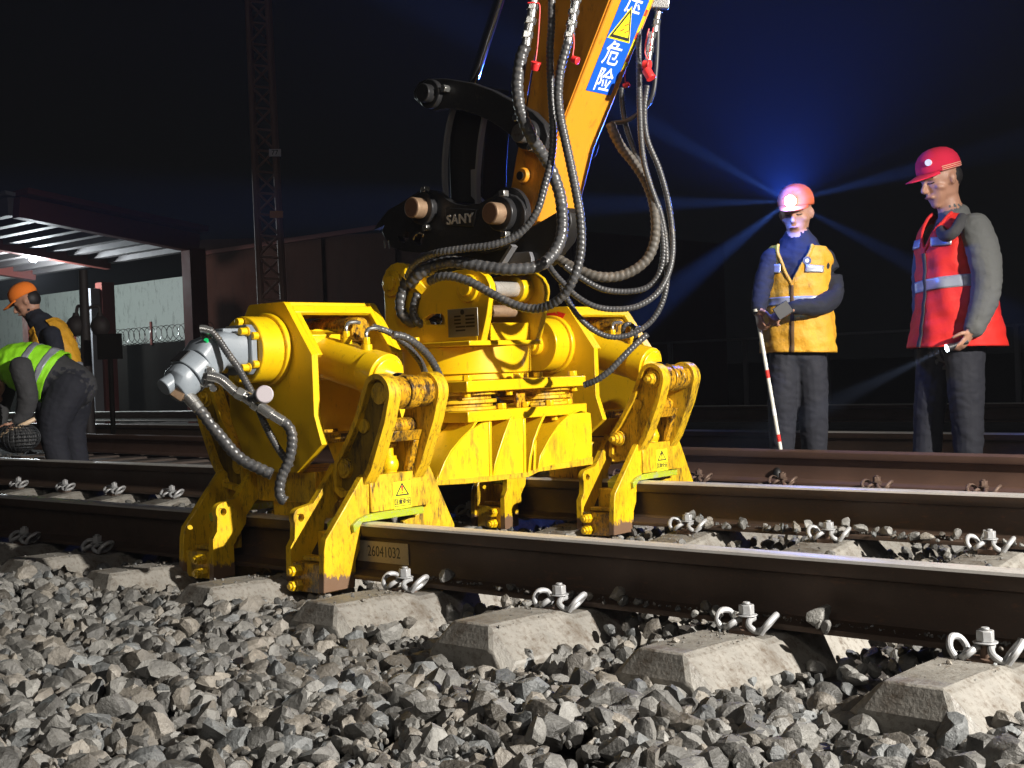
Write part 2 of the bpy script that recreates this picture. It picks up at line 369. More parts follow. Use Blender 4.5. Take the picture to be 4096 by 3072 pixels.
# ballast ----------------------------------------------------------
def rock_shapes(n, seed, lvl=2):
    rg = np.random.RandomState(seed); out = []
    for q in range(n):
        bm = bmesh.new(); bmesh.ops.create_icosphere(bm, subdivisions=lvl, radius=1.0)
        V = np.array([v.co[:] for v in bm.verts])
        # cut the ball by random planes: broken angular faces
        for c in range(rg.randint(11, 17)):
            d = rg.normal(size=3); d /= np.linalg.norm(d); h = rg.uniform(.50, .86); e = V @ d; k = e > h; V[k] -= np.outer(e[k] - h, d)
        V += rg.normal(scale=.020, size=V.shape)
        V *= np.array([1, rg.uniform(.62, .95), rg.uniform(.45, .8)])
        F = np.array([[v.index for v in f.verts] for f in bm.faces]); bm.free(); out.append((V, F))
    return out
SH = rock_shapes(26, 3)
def rot_rand(rg):
    q = rg.normal(size=4); q /= np.linalg.norm(q); w, x, y, z = q
    return np.array([[1 - 2 * (y * y + z * z), 2 * (x * y - z * w), 2 * (x * z + y * w)], [2 * (x * y + z * w), 1 - 2 * (x * x + z * z), 2 * (y * z - x * w)], [2 * (x * z - y * w), 2 * (y * z + x * w), 1 - 2 * (x * x + y * y)]])
def rock_tint(rg):
    k = rg.rand(); g = rg.uniform(.075, .255)
    if k < .58: c = np.array([g, g * .975, g * .90])
    elif k < .82: c = np.array([g * 1.05, g * .95, g * .80])
    elif k < .93: c = np.array([g * .84, g * .88, g * .88])
    else: c = np.array([g * 1.25, g * 1.15, g])
    return c
def rock_mesh(name, items, **tg):
    Vs = []; Fs = []; Cs = []; o = 0
    for (V, F), p, s, R, c in items:
        Vs.append((V * s) @ R.T + p); Fs.append(F + o); o += len(V); Cs.append(np.repeat(np.array([[*c, 1]]), len(V), 0))
    V = np.vstack(Vs); F = np.vstack(Fs); Cc = np.vstack(Cs)
    me = bpy.data.meshes.new(name); me.vertices.add(len(V)); me.vertices.foreach_set('co', V.ravel().astype(np.float32))
    me.loops.add(F.size); me.loops.foreach_set('vertex_index', F.ravel().astype(np.int32)); me.polygons.add(len(F))
    me.polygons.foreach_set('loop_start', np.arange(0, F.size, 3, dtype=np.int32)); me.polygons.foreach_set('loop_total', np.full(len(F), 3, dtype=np.int32))
    me.update(); a = me.color_attributes.new('tint', 'FLOAT_COLOR', 'POINT'); a.data.foreach_set('color', Cc.ravel().astype(np.float32))
    me.materials.append(ROCK); me.polygons.foreach_set('use_smooth', [True] * len(F)); me.set_sharp_from_angle(angle=radians(24))
    o = bpy.data.objects.new(name, me); C.objects.link(o); return tag(o, **tg)
def pjx(P):
    d = np.array(P) - CAM; z = d @ FW
    return (2048 + FP * (d @ RT) / z) / K, (1536 - FP * (d @ UP) / z) / K, z
rg = np.random.RandomState(11)
def zfield(x, y):
    z = -.240
    if y < -.42:
        z = -.256 + .016 * min(1, max(0, (-.66 - y)) / .25) + .03 * (1 - math.exp(-max(0, (-2.9 - x)) * .9)) * 1.5 - .02 * min(1, max(0, (-.5 - y)) / .8)
    elif y < .3 and x < -3.3: z = -.232
    return z + .014 * sin(x * 5.1 + y * 3) + .012 * sin(x * 2.3 - y * 6.7)
def in_sleeper(x, y, pad=.0):
    q = (x - X0) / SP; f = abs(q - round(q)) * SP
    return -.52 < y < 2.02 and f < .12 + pad
items = []
def scatter(n, xr, yr, smin, smax, zoff, layers=((0, 1),), avoid=True, cull=True):
    cnt = 0; tries = 0
    while cnt < n and tries < n * 30:
        tries += 1; x = rg.uniform(*xr); y = rg.uniform(*yr); z = zfield(x, y)
        if cull:
            u, v, zz = pjx((x, y, z))
            if zz < .6 or u < -140 or u > 2350 or v > 1850: continue
        s = smin + (smax - smin) * rg.beta(1.5, 2.6)
        if avoid and in_sleeper(x, y, s * .35): continue
        if abs(y) < .08 or abs(y - G) < .08: 
            if z + s > -.18: s = .02
        items.append((SH[rg.randint(len(SH))], np.array([x, y, z + zoff + rg.uniform(-.5, .35) * s]), s, rot_rand(rg), rock_tint(rg))); cnt += 1
scatter(3500, (-8.0, -.2), (-2.0, -.40), .022, .063, .004)
scatter(1500, (-4.5, -.2), (-2.0, -.40), .008, .018, .018)
scatter(170, (-5.0, -.4), (-1.9, -.50), .045, .068, .010)
scatter(2600, (-10, -.2), (-.45, 1.98), .020, .045, .002)
scatter(900, (-12, -.2), (1.9, 3.2), .018, .038, .01, avoid=False)
scatter(700, (-14, -1), (3.0, 6.5), .02, .04, .0, avoid=False)
for _ in range(120):   # stones thrown up against the rails and over the rail foot
    k = rg.rand(); s = .010 + .022 * rg.rand() ** 1.6
    if k < .6: x = rg.uniform(-2.9, -.7); y = G - rg.uniform(.045, .115); z = -.163 + s * .5
    elif k < .8: x = rg.uniform(-2.6, -.8); y = -rg.uniform(.045, .10); z = -.163 + s * .4; s *= .7
    else: i_ = rg.randint(-2, 4); x = X0 + SP * i_ + rg.uniform(-.16, .16); y = rg.uniform(1.0, 1.40); z = -.20
    items.append((SH[rg.randint(len(SH))], np.array([x, y, z]), s, rot_rand(rg), rock_tint(rg) * 1.15))
rock_mesh('ballast', items, kind='stuff', label='grey and brown crushed stone ballast around the sleepers', cat='ballast')
# grit on sleeper shoulders and the rail foot
items = []
for _ in range(2600):
    i = rg.randint(-4, 5); r_ = rg.rand()
    if r_ < .25: x = X0 + SP * i + rg.uniform(-.085, .085); y = rg.uniform(.12, .45); z = -.19 if y < .2 else -.19 - (y - .2) * .1
    elif r_ < .4: x = X0 + SP * i + rg.uniform(-.08, .08); y = rg.uniform(1.15, 1.40); z = -.19
    elif r_ < .7: x = rg.uniform(-3, -.8); y = rg.choice([-.05, G - .055]) + rg.normal() * .01; z = -.156
    else: x = X0 + SP * i + rg.uniform(-.08, .08); y = rg.uniform(-.45, -.20); z = -.167
    s = .0018 + .006 * rg.rand() ** 4
    items.append((SH[rg.randint(len(SH))], np.array([x, y, z + s * .4]), s, rot_rand(rg), rock_tint(rg)))
rock_mesh('grit', items, kind='stuff', label='fine grit scattered on the sleepers and rail foot', cat='grit')
# single stones lying on rail foot and sleepers (x_px, y_px, plane height, size)
stones = [(1335, 1277, -.075, .030, 'stone on the near rail foot right of the second clip', 0), (966, 1240, -.075, .034, 'angular grey stone on the near rail foot right of the first clip', 0),
          (1772, 1312, -.09, .040, 'big round brown stone leaning on the near rail web', 0), (1548, 1322, -.13, .030, 'brown stone standing beside the clip on the third sleeper', 0), (1525, 1292, -.09, .022, 'square stone behind the clip of the third sleeper', 0),
          (1095, 1300, -.20, .026, 'grey stone on the shoulder of the second sleeper', 0), (1460, 1385, -.25, .012, 'small dark stone alone on top of the third sleeper', 0), (2050, 1432, -.25, .010, 'small dark chip on top of the right sleeper', 0),
          (1520, 1345, -.2, .012, 'small pale chip at the edge of the third sleeper', 0),
          (1490, 1112, G - .06, .040, 'grey stone pile block on the second rail foot right of the rear clamp', 1), (1513, 1106, G - .04, .026, 'tilted stone on the second rail foot above the pile', 1), (1530, 1122, G - .07, .022, 'small round stone beside the pile on the second rail', 1),
          (1745, 1118, G - .06, .030, 'flat pale stone on the second rail foot', 1), (1770, 1108, G - .06, .018, 'pointed stone beside the flat pale stone', 1), (1827, 1122, G - .05, .028, 'leaning grey stone right of the pointed stone', 1), (1860, 1130, G - .06, .032, 'large pale stone in the row on the second rail', 1),
          (1892, 1133, G - .06, .022, 'dark stone in the middle of the row on the second rail', 1), (1930, 1136, G - .06, .014, 'small stone in the row on the second rail', 1), (2035, 1140, G - .06, .018, 'pointed stone left of the last clip on the second rail', 1),
          (2065, 1138, G - .05, .026, 'block shaped stone behind the last clip on the second rail', 1), (2034, 1188, 1.22, .028, 'pale cube like stone standing between the rails at right', 1), (1698, 1122, G - .06, .013, 'small stone left of the flat pale stone', 1),
          (1200, 1106, 1.10, .036, 'big stone beneath the beam between the rails', 1), (2125, 1150, G - .06, .03, 'stone behind the last clip near the right edge', 1), (1470, 1118, G - .08, .02, 'stone at the left end of the second rail row', 1)]
for px, py, yy, s, lab, w in stones:
    zr = (-.245 + s * .5 if abs(yy - G) > .2 and w else -.158 + s * .5) if yy > -.1 else -.166 + s * .45
    p = on(px, py, Z=zr)
    if yy > -.1 and (abs(yy - G) < .2 or not w):   # on the rail foot, leaning on the web
        yf_ = (G if w else 0) - .028 - s * .9; p = on(px, py, Y=yf_); p[2] = -.160 + s * (.72 if p[2] < -.11 else 1.3)
    r2 = np.random.RandomState(int(px)); 
    o = rock_mesh('loose_stone', [(SH[r2.randint(len(SH))], np.zeros(3), s, rot_rand(r2), rock_tint(r2) * 1.3)], label=lab, cat='stone'); o.location = [float(v) for v in p]

# ================================================================== THE YELLOW TRACK MACHINE
XM = -3.585; YM = 0.90
mach = thing('track_lifting_machine', (XM, YM, -.18), 'yellow hydraulic rail clamping machine hanging from the excavator arm and straddling both rails', 'machine')
def text_mesh(name, body, size, loc, rx, ry, m, parent, depth=.0006, align='CENTER', bold=.0, sx=1.0):
    """flat lettering as mesh; rx = reading direction, ry = up direction"""
    cu = bpy.data.curves.new(name, 'FONT'); cu.body = body; cu.size = size; cu.extrude = depth; cu.align_x = align; cu.align_y = 'CENTER'; cu.offset = bold; cu.resolution_u = 3
    ob = bpy.data.objects.new(name + '_tmp', cu); C.objects.link(ob); dg = bpy.context.evaluated_depsgraph_get(); me = bpy.data.meshes.new_from_object(ob.evaluated_get(dg))
    bpy.data.objects.remove(ob)
    rx = Vector(rx).normalized(); ry = Vector(ry); ry = (ry - rx * ry.dot(rx)).normalized(); rz = rx.cross(ry)
    M = Matrix(((rx.x * sx, ry.x, rz.x, loc[0]), (rx.y * sx, ry.y, rz.y, loc[1]), (rx.z * sx, ry.z, rz.z, loc[2]), (0, 0, 0, 1)))
    me.transform(M); me.materials.clear(); me.materials.append(m)
    o = bpy.data.objects.new(name, me); C.objects.link(o)
    if parent is not None: o.parent = parent; o.matrix_parent_inverse = Matrix.Translation(-Vector(parent_world(parent)))
    return o

def clamp(s, yr, near, tall=False):
    """one clamping arm: s=+1 on the camera's right side of the machine, -1 on the left; yr = rail centre line"""
    X = lambda a: XM + s * (a - .099)
    yr0 = yr; yr = yr + .09
    arm = subpart('clamp_arm', (X(.45), yr0, 0), mach)
    if s < 0 and near: arm['label'] = 'shadowed front left clamp arm'
    px, pz = .572, .418
    outline = arc(px, pz, .064, -18, 140, 14) + [(.462, .336), (.388, .231), (.352, .19), (.342, .10), (.38, .075), (.47, .09), (.500, .125), (.535, .17), (.607, .32)]
    inner = arc(px, pz, .047, -18, 140, 12) + [(.480, .330), (.405, .225), (.368, .185), (.360, .11), (.385, .095), (.462, .108), (.480, .135), (.515, .18), (.588, .325)]
    mp = lambda l: [(X(a), z) for a, z in l]
    for y0, y1, rim in ((-.078, -.052, -.104), (.118, .140, .166)):
        MB().prism(mp(outline), 1, yr + y0, yr + y1).build('lever_plate', YELD, arm, bevel=.003)
        if near and rim < 0: MB().prism(mp(inner), 1, yr + y0 - .0022, yr + y0 - .0004).build('grease_shade_coat', OILSH, arm)  # dark sheet: grease plus the shade on this near face, put into colour
        MB().prism(mp(outline), 1, yr + (y0 if rim < 0 else y1) + (.0005 if rim > 0 else -.0005), yr + rim, [mp(inner)]).build('lever_rim', YELD, arm, bevel=.0025)
    # hub tube with collars, cross pins
    b = MB().cyl((X(px), yr - .051, pz), (X(px), yr + .005, pz), .053, n=32).cyl((X(px), yr + .009, pz), (X(px), yr + .062, pz), .056, n=32).cyl((X(px), yr + .066, pz), (X(px), yr + .117, pz), .052, n=32).cyl((X(px), yr, pz), (X(px), yr + .1, pz), .046, n=24)
    b.build('hub', YELW, arm, bevel=.003)
    MB().cyl((X(.50), yr - .05, .305), (X(.50), yr + .117, .305), .027, n=24).build('cross_tube', YELW, arm)
    b = MB().cyl((X(px), yr - .092, pz), (X(px), yr - .078, pz), .036, n=28)
    if not near or s < 0: b.cyl((X(px), yr - .104, pz), (X(px), yr - .09, pz), .026, n=24).hexa((X(px), yr - .122, pz), (X(px), yr - .100, pz), .022).cyl((X(px), yr - .14, pz), (X(px), yr - .12, pz), .011, n=16)
    b.build('pin', YELD, arm, bevel=.002)
    MB().cyl((X(.487), yr - .09, .312), (X(.487), yr - .078, .312), .024, n=24).build('pin', YELD, arm, bevel=.002)
    b = MB().cyl((X(.389), yr - .096, .172), (X(.389), yr - .078, .172), .033, n=28)
    if near: b.cyl((X(.389), yr - .100, .172), (X(.389), yr - .095, .172), .022, n=24)
    else: b.cyl((X(.389), yr - .115, .172), (X(.389), yr - .096, .172), .026, n=24).hexa((X(.389), yr - .130, .172), (X(.389), yr - .11, .172), .021).cyl((X(.389), yr - .148, .172), (X(.389), yr - .128, .172), .012, n=16)
    b.build('pin', YELD if near else YELD, arm, bevel=.002)
    # front web between the two plates with the window
    f = lambda z: .500 + max(0, z - .16) * .42
    def web(y0, y1, z0, z1, t=.022):
        b = MB(); vs = []
        for z in (z0, z1):
            a = f(z); vs += [(X(a - t), yr + y0, z), (X(a), yr + y0, z), (X(a), yr + y1, z), (X(a - t), yr + y1, z)]
        return b.add(vs, [(0, 1, 2, 3), (7, 6, 5, 4), (0, 4, 5, 1), (1, 5, 6, 2), (2, 6, 7, 3), (3, 7, 4, 0)])
    b = web(-.051, .117, .255, .290)
    b2 = web(-.051, -.02, .150, .2545); b3 = web(.09, .117, .150, .2545)
    for q in (b2, b3): b.add(q.v, q.f)
    b.build('front_web', YELW, arm, bevel=.003)
    lb = MB(); yl, yh = yr - .078, yr + .20
    lb.prism([(yl, .0285), (yh, .0285), (yh, .10), (yr + .165, .1495), (yl, .1495)], 0, X(.474), X(.500))
    lb.build('web_plate', YELD, arm, bevel=.003)
    # small cylinder eye seen in the window
    MB().cyl((X(.455), yr + .045, .150), (X(.455), yr + .045, .205), .030, n=24).cyl((X(.455), yr + .045, .205), (X(.455), yr + .045, .235), .02, n=24).ball((X(.455), yr + .045, .175), .037, 20).cyl((X(.455), yr + .045, .235), (X(.455), yr + .045, .243), .028, n=20).build('rod_eye', YEL, arm)
    # saddle shoe resting on the rail head
    sh = MB(); pts = [(yr0 - .075, -.028), (yr0 - .045, -.006), (yr0 - .038, .0025), (yr0 + .04, .0025), (yr0 + .24, .0025), (yr0 + .24, .0255), (yr0 + .07, .0275), (yr0 - .01, .0255), (yr0 - .05, .016), (yr0 - .078, -.002)]
    sh.prism([(q[0], q[1]) for q in pts], 0, X(.38), X(.512)); sh.build('rail_shoe', GREENY, arm, bevel=.002)
    # triangular guide plate on the far side of the rail
    MB().prism([(yr + .171, .13), (yr + .205, .175), (yr + .225, .155), (yr + .335, -.06), (yr + .30, -.17), (yr + .10, -.17), (yr + .09, -.02), (yr + .171, .0)], 0, X(.452), X(.4725)).build('guide_plate', YELD, arm, bevel=.002)
    X = lambda a: XM + s * a
    yl9 = yr; yr = yr0
    # the two jaw plates and the toe block, near side
    jaw = subpart('jaw', (X(.3), yr - .12, -.1), arm)
    fr_ = [(-.067, -.204), (-.059, -.119), (-.040, -.082), (-.038, -.046), (.006, .005), (.010, .140), (-.004, .154), (-.022, .146), (-.181, -.037), (-.190, -.074), (-.199, -.205)]
    MB().prism([(yr + y, z) for y, z in fr_], 0, X(.372), X(.398)).build('jaw_plate', JAWM, jaw, bevel=.0025)
    lug = arc(-.140, .022, .030, 100, 215, 10)
    bk = [(-.10, -.205), (-.10, -.10), (-.045, -.03), (-.04, .0), (.03, .07), (.042, .182), (.018, .185), (-.06, .088), (-.085, .062)] + lug + [(-.166, -.02), (-.168, -.045), (-.186, -.07), (-.190, -.215)]
    MB().prism([(yr + y, z) for y, z in bk], 0, X(.200), X(.226), [[(yr + y, z) for y, z in circ(-.138, .020, .013, 14)]]).build('jaw_plate', JAWM, jaw, bevel=.0025)
    b = MB().box((min(X(.227), X(.371)), yr - .183, -.212), (max(X(.227), X(.371)), yr - .085, -.118)); b.build('toe_block', YELW if s > 0 else YELD, jaw, bevel=.003)
    MB().box((min(X(.227), X(.371)), yr - .075, -.118), (max(X(.227), X(.371)), yr - .045, -.03)).box((min(X(.25), X(.35)), yr - .16, -.115), (max(X(.25), X(.35)), yr - .12, -.10)).build('cross_plate', YELD, jaw, bevel=.003)
    for z in (-.142, -.190):
        MB().hexa((X(.262), yr - .205, z), (X(.262), yr - .1835, z), .020).hexa((X(.262), yr - .222, z), (X(.262), yr - .206, z), .0175).cyl((X(.262), yr - .23, z), (X(.262), yr - .22, z), .010, n=14).build('bolt', YEL, jaw, bevel=.0015)
    X = lambda a: XM + s * (a - .099)
    yr = yl9
    if s > 0:  # warning sticker on the web plate
        xs = X(.500) + .0012; yc = yr + (.062 if near else .055)
        stk = MB().prism([(yc - .040, .028), (yc + .040, .028), (yc + .040, .118), (yc - .040, .118)], 0, X(.5005), xs).build('warning_sticker', YF, arm)
        MB().prism([(yc - .032, .071), (yc + .032, .071), (yc, .115)], 0, xs + .0002, xs + .0008, [[(yc - .0235, .0755), (yc + .0235, .0755), (yc, .1065)]]).build('triangle_frame', INK, stk)
        MB().prism([(yc - .0025, .086), (yc + .0025, .086), (yc + .0042, .103), (yc - .0042, .103)], 0, xs + .0002, xs + .0008).prism([(yc - .003, .078), (yc + .003, .078), (yc + .003, .083), (yc - .003, .083)], 0, xs + .0002, xs + .0008).build('exclamation_mark', INKR if near else INK, stk)
        MB().prism([(yc - .037, .036), (yc + .037, .036), (yc + .037, .062), (yc - .037, .062)], 0, xs + .0002, xs + .0008, [[(yc - .035, .038), (yc + .035, .038), (yc + .035, .060), (yc - .035, .060)]]).build('text_frame', INK, stk)
        text_mesh('sticker_text', '注意安全', .0175, (xs + .0005, yc, .049), (0, 1, 0), (0, 0, 1), INK, stk, .0003, bold=.0004)
    return arm
for s in (1, -1):
    for yr, near in ((0, True), (G, False)): clamp(s, yr, near)

def housing(yr, near):
    hs = subpart('cylinder_housing', (XM, yr + .14, .45), mach)
    o = [(-.23, .553), (-.23, .352), (-.13, .16), (.13, .16), (.265, .255), (.232, .352), (.232, .553), (.10, .735), (-.10, .735)]
    o = o[:7] + arc(.085, .715, .022, 35, 90, 5) + arc(-.085, .715, .022, 90, 145, 5)
    mp = lambda l: [(XM + a, z) for a, z in l]
    for y0 in (-.072, .315): MB().prism(mp(o), 1, yr + y0, yr + y0 + .026).build('side_plate', YEL, hs, bevel=.004)
    # flanges along the sloping right hand edge (window frame) and the top plate
    y0, y1 = yr - .0455, yr + .3145
    MB().box((XM - .095, y0, .716), (XM + .088, y1, .7365)).build('top_plate', YEL, hs, bevel=.003)
    for s in (1, -1):
        A = np.array([XM + s * .1035, 0, .728]); B = np.array([XM + s * .232, 0, .553]); d = B - A; nn = np.array([s * .806, 0, .592]) * .016
        def strip(t0, t1, ya, yb):
            P, Q = A + d * t0, A + d * t1
            return [(P[0], ya, P[2]), (Q[0], ya, Q[2]), (Q[0], yb, Q[2]), (P[0], yb, P[2]), (P[0] - nn[0], ya, P[2] - nn[2]), (Q[0] - nn[0], ya, Q[2] - nn[2]), (Q[0] - nn[0], yb, Q[2] - nn[2]), (P[0] - nn[0], yb, P[2] - nn[2])]
        b = MB()
        for args in ((0.02, .16, y0, y1), (.161, 1, y0, y0 + .022), (.161, 1, y1 - .022, y1)):
            b.add(strip(*args), [(0, 3, 2, 1), (4, 5, 6, 7), (0, 1, 5, 4), (1, 2, 6, 5), (2, 3, 7, 6), (3, 0, 4, 7)])
        b.build('window_frame', YEL, hs, bevel=.002)
        # lower bracket between plates
        MB().box((min(XM + s * .10, XM + s * .224), y0, .255), (max(XM + s * .10, XM + s * .224), y1, .285)).build('lower_bracket', YELW, hs, bevel=.003)
        # ram: barrel sloping down to the lever hub
        r = subpart('ram', (XM + s * .25, yr + .03, .52), hs)
        yc = yr + .125
        P0 = np.array([XM - s * .05, yc, .577]); P1 = np.array([XM + s * .357, yc, .474]); dd = (P1 - P0) / np.linalg.norm(P1 - P0)
        MB().cyl(P0, P1, .073, n=48).cyl(P1 - dd * .055, P1 + dd * .02, .079, n=48).cyl(P1 + dd * .0205, P1 + dd * .03, .066, n=40).build('ram_barrel', YEL, r, bevel=.003)
        MB().cyl(P1 + dd * .025, P1 + dd * .10, .03, n=24).build('ram_rod', CHROME, r)
        MB().obox(P0 + dd * .05, P0 + dd * .13, .17, .165).build('trunnion_block', YEL, r, bevel=.004)
        MB().cyl((P0 + dd * .09)[0:3] + np.array([0, -.165, 0]), P0 + dd * .09 + np.array([0, .17, 0]), .045, n=28).build('trunnion_shaft', YELW, r)
        MB().cyl((XM + s * .0, yr + .22, .650), (XM + s * .15, yr + .22, .640), .042, n=28).build('valve_tube', YELW, r)
        for t in (.24, .345):
            p = P0 + dd * t + np.array([0, 0, .064]); MB().cyl(p, p + np.array([0, 0, .026]), .019, n=20).hexa(p + np.array([0, 0, .0265]), p + np.array([0, 0, .05]), .013).build('port', [YEL], r, bevel=.0015)
            if s > 0 or near:
                q = p + np.array([0, 0, .045]); MB().tube([q, q + np.array([0, 0, .018]), q + np.array([s * -.004, .016, .033]), q + np.array([0, .045, .036]), q + np.array([0, .062, .034])], .0075, n=12, step=.004).build('elbow_pipe', STEEL, r)
    # round flange with its ring on the near face
    c = (XM + .01, .578); yf = yr - .0725
    MB().cyl((c[0], yf, c[1]), (c[0], yf - .022, c[1]), .124, n=56).cyl((c[0], yf - .0225, c[1]), (c[0], yf - .112, c[1]), .113, n=56).build('flange', YEL, hs, bevel=.004)
    if not near:
        MB().cyl((c[0], yf - .1125, c[1]), (c[0], yf - .140, c[1]), .045, n=36).cyl((c[0], yf - .14, c[1]), (c[0], yf - .155, c[1]), .030, n=30).build('flange_cap', YEL, hs, bevel=.003)
    b = MB()
    for k in range(6 if near else 0):
        a = radians(60 * k + 28); b.cyl((c[0] + .094 * cos(a), yf - .113, c[1] + .094 * sin(a)), (c[0] + .094 * cos(a), yf - .135, c[1] + .094 * sin(a)), .0135, n=18)
    if near: b.build('cap_screw', YEL, hs, bevel=.002)
    # dark lower box below the housing
    MB().box((XM - .16, yr - .02, .05), (XM + .16, yr + .29, .158)).box((XM - .10, yr + .0, -.06), (XM + .06, yr + .22, .0495)).build('lower_box', YELD, hs, bevel=.004)
    return hs, c, yf
hA, fc, yf = housing(0, True)
hB, fc2, yf2 = housing(G, False)
# red arrow on the far housing
ar = [on(*K2(a, b), Y=G - .0725)[[0, 2]] for a, b in ((1405, 468), (1500, 462), (1508, 458), (1535, 482), (1525, 452), (1590, 470), (1565, 512), (1540, 497), (1480, 488), (1410, 497))]
MB().prism([tuple(q) for q in ar], 1, G - .0728, G - .0740).build('red_arrow', REDP, hB)

# ---- grey bent axis motor on the near flange
mo = subpart('hydraulic_motor', (fc[0], yf - .2, fc[1]), mach)
y_ = yf - .1125
sq = lambda r, k=.3: [(fc[0] + x * r, fc[1] + z * r) for x, z in ((-1, -1 + k), (-1 + k, -1), (1 - k, -1), (1, -1 + k), (1, 1 - k), (1 - k, 1), (-1 + k, 1), (-1, 1 - k))]
MB().prism(sq(.083), 1, y_, y_ - .024).build('mounting_flange', GREY, mo, bevel=.004)
for sx in (-1, 1):
    for sz in (-1, 1):
        c = (fc[0] + sx * .064, fc[1] + sz * .060); MB().cyl((c[0], y_ - .0245, c[1]), (c[0], y_ - .030, c[1]), .0165, n=20).cyl((c[0], y_ - .030, c[1]), (c[0], y_ - .056, c[1]), .0125, n=18).build('cap_screw', YEL, mo, bevel=.002)
def ringloft(sts, n=24, p=3.0):
    """superellipse stations: centre, side vec, up vec, rs, ru"""
    vs = []
    for c, sv, uv, rs, ru in sts:
        for i in range(n):
            t = 2 * pi * i / n; ct, st = cos(t), sin(t)
            vs.append(np.array(c) + np.array(sv) * rs * math.copysign(abs(ct) ** (2 / p), ct) + np.array(uv) * ru * math.copysign(abs(st) ** (2 / p), st))
    m = len(sts); fs = [(i * n + k, (i + 1) * n + k, (i + 1) * n + (k + 1) % n, i * n + (k + 1) % n) for i in range(m - 1) for k in range(n)]
    fs += [tuple(range(n)), tuple(reversed(range((m - 1) * n, m * n)))]
    return MB().add(vs, fs)
ex, ez = (1, 0, 0), (0, 0, 1); cx, cz = fc
dv = np.array([0, -.80, -.60]); uz = np.array([0, -.60, .80])
e0 = np.array([cx, y_ - .115, cz - .002])
ringloft([((cx, y_ - .024, cz), ex, ez, .066, .062), ((cx, y_ - .06, cz), ex, ez, .063, .058), ((cx, y_ - .10, cz + .003), ex, ez, .062, .060), (e0 + dv * .03 + uz * .006, ex, uz, .062, .064), (e0 + dv * .075, ex, uz, .064, .060)], p=4).build('motor_body', GREY, mo, bevel=.003)
MB().cyl(e0 + dv * .0755, e0 + dv * .135, .066, n=36).build('motor_ring', GREY, mo, bevel=.003)
ringloft([(e0 + dv * .136, ex, uz, .055, .058), (e0 + dv * .172, ex, uz, .058, .056), (e0 + dv * .200 - uz * .012, ex, uz, .044, .042)], p=2.6).cyl(e0 + dv * .16 + uz * .02, e0 + dv * .226 + uz * .028, .028, n=24).build('port_block', GREY, mo, bevel=.003)
MB().cyl(e0 + dv * .03 + uz * .055 + np.array([.045, 0, 0]), e0 + dv * .03 + uz * .069 + np.array([.052, 0, 0]), .007, n=14).build('green_dot', mat('green_mark', (0.0, .45, .12), .5), mo)
MB().obox(e0 + dv * .085 + uz * .067, e0 + dv * .135 + uz * .067, .05, .004, up=tuple(uz)).build('type_plate', BLK, mo)
MB().box((cx - .028, y_ - .095, cz + .055), (cx + .028, y_ - .03, cz + .072)).build('body_boss', GREY, mo, bevel=.003)

def at(pts, D=None, m=None):
    out = []
    for q in pts:
        x, y = q[:2]
        if m: x, y = m(x, y)
        out.append(on(x, y, D=(q[2] if len(q) > 2 else D)))
    return out
Dm = (np.array([cx, y_ - .05, cz]) - CAM) @ FW
# motor ports: side plate with two screws, pipes and hoses
pp = at([(420, 750)], Dm - .03 - .10, K1)[0]
MB().cyl(pp + np.array([-.035, .012, .005]), pp + np.array([.012, -.012, -.0]), .036, n=24).build('port_plate', STEEL, mo, bevel=.003)
for q in at([(440, 705), (408, 745), (465, 835)], Dm - .16, K1): MB().cyl(q, q + np.array([-.03, .03, 0]), .012, n=16).build('socket_screw', STEEL, mo, bevel=.002)
pipe = at([(430, 745), (520, 770), (620, 855), (660, 885)], Dm - .16, K1)
MB().tube(pipe, .0165, n=16).build('steel_pipe', STEEL, mo)
cpl = at([(640, 865), (700, 895), (760, 935), (840, 990), (900, 1030), (985, 1082)], Dm - .165, K1)
b = MB()
b.hexa(cpl[0], cpl[1], .022).cyl(cpl[1], cpl[2], .019, n=20).hexa(cpl[2], cpl[3] * .6 + cpl[2] * .4, .024).cyl(cpl[3] * .6 + cpl[2] * .4, cpl[4], .019, n=20).cyl(cpl[4], cpl[5], .017, n=20)
b.build('pipe_coupling', STEEL, mo, bevel=.002)
k0, k1 = at([(735, 915, Dm - .17), (800, 897, Dm - .20)], None, K1); kn = (k1 - k0) / np.linalg.norm(k1 - k0)
MB().cyl(k0, k1, .014, n=16).cyl(k1, k1 + kn * .03, .024, n=28).build('gauge_stem', BLK, mo, bevel=.002)
MB().cyl(k1 + kn * .0305 - np.array([0, 0, 0]), k1 + kn * .052 + np.array([.006, -.02, 0]), .028, n=32).build('gauge_cap', mat('pale_plastic', (.42, .38, .40), .5), mo, bevel=.004)
def hose(name, pts, r, m=HOSE, parent=None, wrap=None, label=None, group=None, n=14):
    w = r * 1.15 if wrap is None else wrap
    o = MB().tube(pts, r, n=n, wrap=w, step=(w / 5 if w else r * .6)).build(name, m, parent)
    if label: tag(o, label, 'hose', group)
    return o
hose('hose', at([(985, 1080), (1030, 1130), (1048, 1200), (1040, 1300), (1015, 1390), (975, 1480), (955, 1570), (965, 1640), (1000, 1670)], Dm - .15, K1), .0165, HOSE, mo)
hose('hose', at([(440, 405), (500, 470), (575, 580), (640, 670), (700, 775), (752, 870), (800, 985), (860, 1125), (930, 1255), (1000, 1360), (1040, 1420)], Dm - .13, K1), .0115, HOSE, mo, wrap=.009)
b = MB(); q = at([(425, 470), (400, 395), (370, 385)], Dm - .10, K1); b.cyl(q[0], q[1], .016, n=16).hexa(q[0] + (q[0] - q[1]) * .1, q[0] * .4 + q[1] * .6, .02).build('elbow_fitting', STEEL, mo, bevel=.002)
